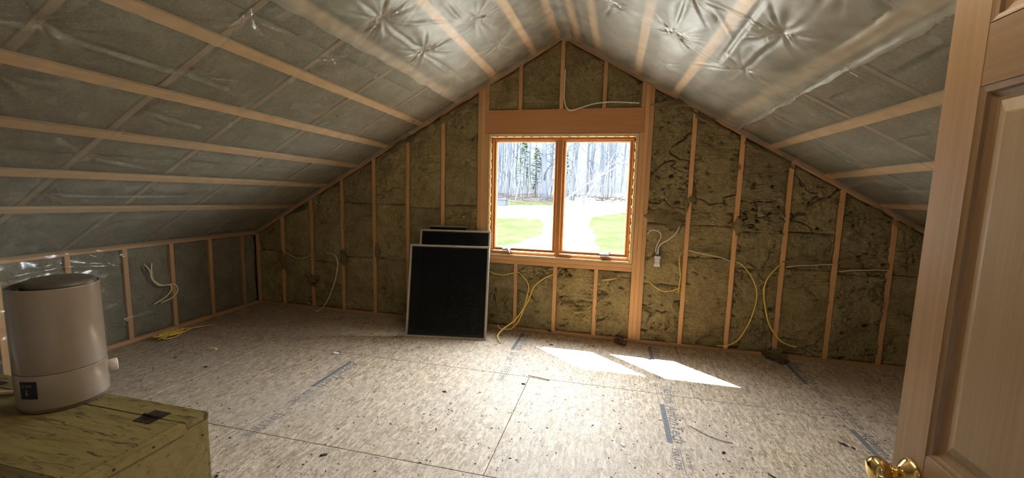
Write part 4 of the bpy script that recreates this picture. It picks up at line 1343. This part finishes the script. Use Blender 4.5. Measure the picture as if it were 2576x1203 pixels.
tag(MB().tube(spline([(1.42, -1.83, 0.004), (1.47, -1.88, 0.004), (1.52, -1.95, 0.004)], 6), 0.003, 5).build('wire_offcut', 'chip_dark'), 'short dark wire offcut near the front of the floor', 'wire')


def crumple(x, y, z, s, label, mat, name, cat, seed, n=5):
    r = random.Random(seed)
    root = tag(empty(name, (x, y, 0)), label, cat)
    for k in range(n):
        me = tufts[k % 5]
        me2 = me.copy(); me2.materials.clear()
        o = link('fold', me2, mat, root, loc=(r.uniform(-s, s), r.uniform(-s, s) * 0.5, z + r.uniform(0, s * 0.3)))
        o.scale = (s * r.uniform(0.4, 0.8), s * r.uniform(0.25, 0.5), s * r.uniform(0.2, 0.4))
        o.rotation_euler = (r.uniform(-1, 1), r.uniform(-1, 1), r.uniform(-3, 3))
    return root


crumple(0.671, -0.065, 0.018, 0.045, 'crumpled brown leaf resting against the bottom plate under the window', 'chip_brown', 'dry_leaf', 'leaf', 3)
crumple(2.02, -0.075, 0.02, 0.07, 'clump of loose brown wool on the floor at the wall', 'wool', 'wool_clump', 'wool', 5)
crumple(-1.435, -0.52, 0.016, 0.035, 'crumpled clear plastic scrap at the foot of the front screen', 'clear_bag', 'plastic_scrap', 'plastic', 6, 4)
fc = tag(empty('wool_clump', (-2.824, -0.005, 0.357)), 'tuft of grey wool hanging on the second stud in the dark corner', 'wool')
for k in range(3):
    o = link('fold', tufts[k], 'wool_grey' if False else None, fc, loc=(0.02 * (k - 1), -0.008, 0.03 * (k - 1)))
    o.scale = (0.035, 0.016, 0.025)

# sawdust, chips and staples nobody could count
mb = MB()
rr = random.Random(21)
for i in range(2600):
    x = rr.uniform(-3.4, 3.3); y = -rr.random() ** 1.2 * 3.2 - 0.02
    if x < -0.4 and y < -3.1:
        continue
    L = rr.uniform(0.002, 0.009); w = rr.uniform(0.001, 0.0028); a = rr.uniform(0, 6.28)
    c, s_ = math.cos(a), math.sin(a)
    q = [(-L, -w), (L, -w * 0.5), (L * 0.9, w), (-L * 0.8, w)]
    base = [(x + u * c - v * s_, y + u * s_ + v * c) for u, v in q]
    h = rr.uniform(0.001, 0.003)
    mb.add([(u, v, 0.0008) for u, v in base] + [(u, v, h) for u, v in base], [(4, 5, 6, 7), (0, 1, 5, 4), (1, 2, 6, 5), (2, 3, 7, 6), (3, 0, 4, 7)])
tag(mb.build('sawdust', 'chip_dark'), 'dark sawdust and splinters strewn over the whole floor', 'debris', kind='stuff')

# ------------------------------------------------------------------ outdoors
CYc = -4.2


def gz(D):
    D = np.asarray(D, float)
    return np.where(D < 8, -2.5, np.where(D < 38, -3.3 + 0.1 * D, 0.5 + 0.02 * (D - 38)))


def ground_kind(X, D):
    e = 0.35 * fbm(X * 0.5, D * 0.5, 3)
    drive_far = (D > 27.8 + 0.25 * (X + 7) * 0.25 + e) & (D < 34.0 + 0.16 * (X + 8) + e)
    # near branch of the drive between the two lawns
    xl = np.interp(D, [10, 19.3, 23, 26, 28.5], [-3.5, -4.6, -3.4, -3.6, -4.4])
    xr = np.interp(D, [10, 19.3, 24, 27, 30, 31.5, 34], [1.2, 0.0, -0.62, -0.95, -0.75, 0.6, 2.6])
    near = (X > xl + e) & (X < xr + e)
    lawn_r = (X >= xr + e) & (D < 34.2)
    k = np.zeros(X.shape, int)                 # 0 leaf litter
    k[drive_far | near] = 1
    k[(~near) & (~drive_far) & (D < 30) & (X <= xl + e)] = 2
    k[(D < 20.3 + 0.5 * (X + 4) + e) & (X <= xl + 3) & (X > -12)] = 1
    k[lawn_r] = 2
    k[(D >= 33.0) & (D < 36.5) & (k == 0)] = 2
    k[(D < 14)] = 1
    return k


n, m = 230, 230
gx = np.concatenate([np.linspace(-34, -14, 40)[:-1], np.linspace(-14, 8, 150), np.linspace(8, 30, 42)[1:]])
gd = np.concatenate([np.linspace(4.6, 17, 30)[:-1], np.linspace(17, 40, 150), np.linspace(40, 72, 50)[1:]])
GX, GD = np.meshgrid(gx, gd, indexing='ij')
GZ = gz(GD) + 0.05 * fbm(GX * 0.6, GD * 0.6, 3)
cx_, cd_ = (GX[:-1, :-1] + GX[1:, 1:]) / 2, (GD[:-1, :-1] + GD[1:, 1:]) / 2
kind = ground_kind(cx_, cd_)
idx = np.arange(GX.size).reshape(GX.shape)
quads = np.stack([idx[:-1, :-1], idx[1:, :-1], idx[1:, 1:], idx[:-1, 1:]], -1)
VV = np.stack([GX, GD + CYc, GZ], -1).reshape(-1, 3)


def outdoor_mat(name, c0, c1, scale, detail=5):
    m_, nt, out = new_mat(name)
    v = coords(nt, rnd=False)
    a = noise(nt, v, scale, detail, 0.7)
    b = noise(nt, v, scale * 0.12, 3, 0.6)
    c = mixc(nt, 0.5, ramp(nt, a, [(0.3, c0), (0.7, c1)]), ramp(nt, b, [(0.35, c0), (0.65, c1)]))
    df = nd(nt, 'ShaderNodeBsdfDiffuse')
    nt.links.new(c, df.inputs[0])
    nt.links.new(df.outputs[0], out.inputs['Surface'])
    return m_


M['gravel'] = outdoor_mat('pale_gravel', (0.19, 0.182, 0.165), (0.27, 0.26, 0.235), 6.0)
M['lawn'] = outdoor_mat('spring_lawn', (0.0085, 0.0115, 0.0042), (0.0165, 0.0190, 0.0105), 8.0)
M['leaf_litter'] = outdoor_mat('leaf_litter', (0.011, 0.0092, 0.0078), (0.024, 0.0205, 0.0185), 7.0)
M['bark'] = outdoor_mat('grey_bark', (0.0162, 0.0179, 0.0216), (0.0323, 0.0346, 0.0405), 3.0)
M['bark_pale'] = outdoor_mat('pale_bark', (0.0395, 0.0400, 0.0449), (0.0672, 0.0679, 0.0735), 3.0)
M['needles'] = outdoor_mat('evergreen', (0.0130, 0.0173, 0.0094), (0.0230, 0.0288, 0.0158), 5.0)
M['hill'] = outdoor_mat('wooded_hill', (0.0135, 0.0167, 0.0253), (0.0246, 0.0299, 0.0435), 0.9)
M['stone'] = outdoor_mat('grey_stone', (0.0190, 0.0199, 0.0230), (0.0266, 0.0276, 0.0310), 4.0)
for kk, nm, mt, lb in ((1, 'driveway', 'gravel', 'pale gravel driveway outside the window'), (2, 'lawn', 'lawn', 'green spring lawn beside the driveway'), (0, 'ground', 'leaf_litter', 'brown leaf litter at the edge of the woods')):
    f = quads[kind == kk].reshape(-1, 4)
    used, inv = np.unique(f, return_inverse=True)
    me = bpy.data.meshes.new(nm)
    me.from_pydata(VV[used].tolist(), [], inv.reshape(-1, 4).tolist())
    tag(link(nm, me, mt), lb, kind='structure')
# wooded rise beyond the trees
n, m = 80, 16
A, R_ = np.meshgrid(np.linspace(-90, 70, n), np.linspace(0, 1, m), indexing='ij')
P = np.stack([A, CYc + 70 + 60 * R_, 1.1 + 26 * R_ ** 0.8 + 1.6 * fbm(A * 0.06, R_ * 3, 3) * R_], -1)
tag(link('hill', grid_mesh('hill', P), 'hill'), 'hazy wooded rise far behind the bare trees', kind='structure')


def tree_mesh(seed, H=15.0, r0=0.16, nb=16, crook=0.3):
    r = random.Random(seed)
    mb = MB()

    def limb(p, d, L, rad, depth):
        n_ = 5 if depth == 0 else 4
        pts, rs = [Vector(p)], [rad]
        q, dd = Vector(p), Vector(d).normalized()
        for i in range(n_):
            dd = (dd + Vector((r.uniform(-1, 1), r.uniform(-1, 1), r.uniform(-0.2, 0.5))) * (0.10 * crook if depth == 0 else 0.22)).normalized()
            q = q + dd * (L / n_)
            pts.append(q.copy()); rs.append(max(0.006, rad * (1 - 0.8 * (i + 1) / n_)))
        mb.tube(pts, rs, 7 if depth == 0 else 4, caps=False)
        if depth < 2:
            k = nb if depth == 0 else 5
            for j in range(k):
                t = r.uniform(0.12 if depth == 0 else 0.2, 1.0)
                i = min(n_ - 1, int(t * n_))
                b = pts[i].lerp(pts[i + 1], t * n_ - i)
                a = r.uniform(0, 6.283)
                out = Vector((math.cos(a), math.sin(a), r.uniform(0.2, 1.1)))
                limb(b, out, L * r.uniform(0.10, 0.24) if depth == 0 else L * r.uniform(0.3, 0.55), rs[i] * r.uniform(0.22, 0.4), depth + 1)
    limb((0, 0, -0.3), (r.uniform(-0.05, 0.05), r.uniform(-0.05, 0.05), 1), H, r0, 0)
    me = mb.mesh('bare_tree', True)
    return me


tm = [tree_mesh(s_, 15 + s_ % 3, 0.15 + 0.02 * (s_ % 4), 18) for s_ in range(6)]
for me in tm:
    me.materials.append(M['bark'])
tr_ = random.Random(5)
named = [(-9.55, 39.5, 'thick grey tree at the edge of the woods behind the stone box', 1.2), (-5.75, 38.2, 'thickest grey tree trunk seen through the casement nearer the screens', 1.75),
         (-11.2, 38.5, 'grey tree leaning at the outer edge of the window view', 1.1), (-4.2, 41.0, 'slender grey tree just past the thickest trunk', 1.0)]
for i, (x, d, lb, s_) in enumerate(named):
    o = link('bare_tree', tm[i], None, loc=(x, CYc + d, float(gz(d))))
    o.scale = (s_, s_, 1.0)
    tag(o, lb, 'tree', 'bare trees in the woods')
spots = [(q[0], q[1]) for q in named]
for i in range(400):
    if len(spots) >= 100:
        break
    d = 39 + 34 * tr_.random() ** 1.3
    x = 0.56 + d * tr_.uniform(-0.42, 0.16)
    if d < 41 and -10 < x < -4:
        d += 4
    if min((x - a) ** 2 + (d - b) ** 2 for a, b in spots) < 1.7 ** 2:
        continue
    spots.append((x, d))
    o = link('bare_tree', tm[tr_.randrange(6)], None, loc=(x, CYc + d, float(gz(d)) - 0.1))
    o.rotation_euler = (0, 0, tr_.uniform(0, 6.28))
    k = tr_.uniform(0.45, 1.0)
    o.scale = (k, k, tr_.uniform(0.8, 1.15))
    tag(o, 'bare slim grey tree among many alike in the hazy woods', 'tree', 'bare trees in the woods')
# fallen pale limbs leaning in the right-hand casement view
for (x, d, ang, L, lb) in ((-4.0, 37.0, 0.62, 9.0, 'long pale fallen limb slanting up across the woods'), (-2.2, 36.8, 1.05, 5.0, 'short pale limb leaning near the drive edge')):
    pts = [(x + L * t * math.cos(ang), CYc + d + 0.4 * t, float(gz(d)) + L * t * math.sin(ang) + 0.15 * math.sin(6 * t)) for t in np.linspace(0, 1, 9)]
    mb = MB().tube(pts, [0.09 * (1 - 0.8 * t) for t in np.linspace(0, 1, 9)], 6)
    for k in range(7):
        q = Vector(pts[2 + k % 6])
        mb.tube([q, q + Vector((tr_.uniform(-0.6, 1.2), 0.2, tr_.uniform(0.3, 1.4)))], [0.03, 0.008], 4)
    tag(mb.build('fallen_limb', 'bark_pale', smooth=True), lb, 'limb')
# low brush and saplings, too many to count
mb = MB()
for i in range(1700):
    d = tr_.uniform(37.5, 60); x = 0.56 + d * tr_.uniform(-0.42, 0.16)
    h = tr_.uniform(0.5, 6.0) * (0.4 + 0.6 * tr_.random())
    z = float(gz(d))
    lean = tr_.uniform(-0.25, 0.25)
    rad = 0.012 + 0.005 * h
    mb.tube([(x, CYc + d, z - 0.1), (x + lean * h * 0.5, CYc + d, z + h * 0.55), (x + lean * h * 0.8, CYc + d, z + h)], [rad, rad * 0.7, 0.006], 3, caps=False)
tag(mb.build('undergrowth', 'bark_pale'), 'thicket of grey saplings and brush under the bare trees', 'undergrowth', kind='stuff')
mb = MB()
for i in range(130):
    d = tr_.uniform(36.6, 39.5); x = 0.56 + d * tr_.uniform(-0.40, 0.12)
    z = float(gz(d)) + 0.05
    a = tr_.uniform(-0.5, 0.5); L = tr_.uniform(0.4, 1.8)
    mb.tube([(x, CYc + d, z + tr_.uniform(0, 0.5)), (x + L * math.cos(a), CYc + d + L * math.sin(a), z + tr_.uniform(0, 0.6))], [0.04, 0.02], 4)
tag(mb.build('brush_pile', 'leaf_litter'), 'low row of dead branches along the woods edge', 'brush', kind='stuff')
for (x, d, s_, lb) in ((-7.6, 44.0, 1.0, 'pale green young evergreen between the grey trunks'), (-9.4, 46.0, 1.2, 'taller pale green evergreen at the outer side of the woods'), (-5.2, 48.0, 1.0, 'small evergreen half hidden behind the thickest trunk')):
    root = tag(empty('evergreen_tree', (x, CYc + d, float(gz(d)))), lb, 'tree')
    MB().tube([(0, 0, -0.1), (0, 0, 5.2 * s_)], [0.09, 0.01], 6).build('trunk', 'bark', root)
    mb = MB()
    for k in range(420):
        t = tr_.random()
        z = 0.5 + 4.7 * t; rr_ = (1 - t) * 1.25 + 0.08
        a = tr_.uniform(0, 6.28); q = tr_.uniform(0.3, 1.0) * rr_
        c = Vector((q * math.cos(a), q * math.sin(a), z)) * s_
        d2 = Vector((math.cos(a), math.sin(a), -0.25)) * 0.28
        w2 = Vector((-math.sin(a), math.cos(a), 0)) * 0.10
        mb.add([c - d2 * 0.3, c + w2 + d2 * 0.3, c + d2, c - w2 + d2 * 0.3, c + d2 * 0.35 + Vector((0, 0, 0.06))], [(0, 1, 4), (1, 2, 4), (2, 3, 4), (3, 0, 4)])
    mb.build('foliage', 'needles', root)
sb = tag(empty('stone_box', (-8.62, CYc + 33.6, float(gz(33.6)))), 'low grey stone box with flat lid beside the driveway', 'box')
MB().box((-0.52, -0.4, -0.1), (0.52, 0.4, 0.50)).build('body', 'stone', sb)
MB().box((-0.58, -0.46, 0.50), (0.58, 0.46, 0.58)).build('lid', 'stone', sb)
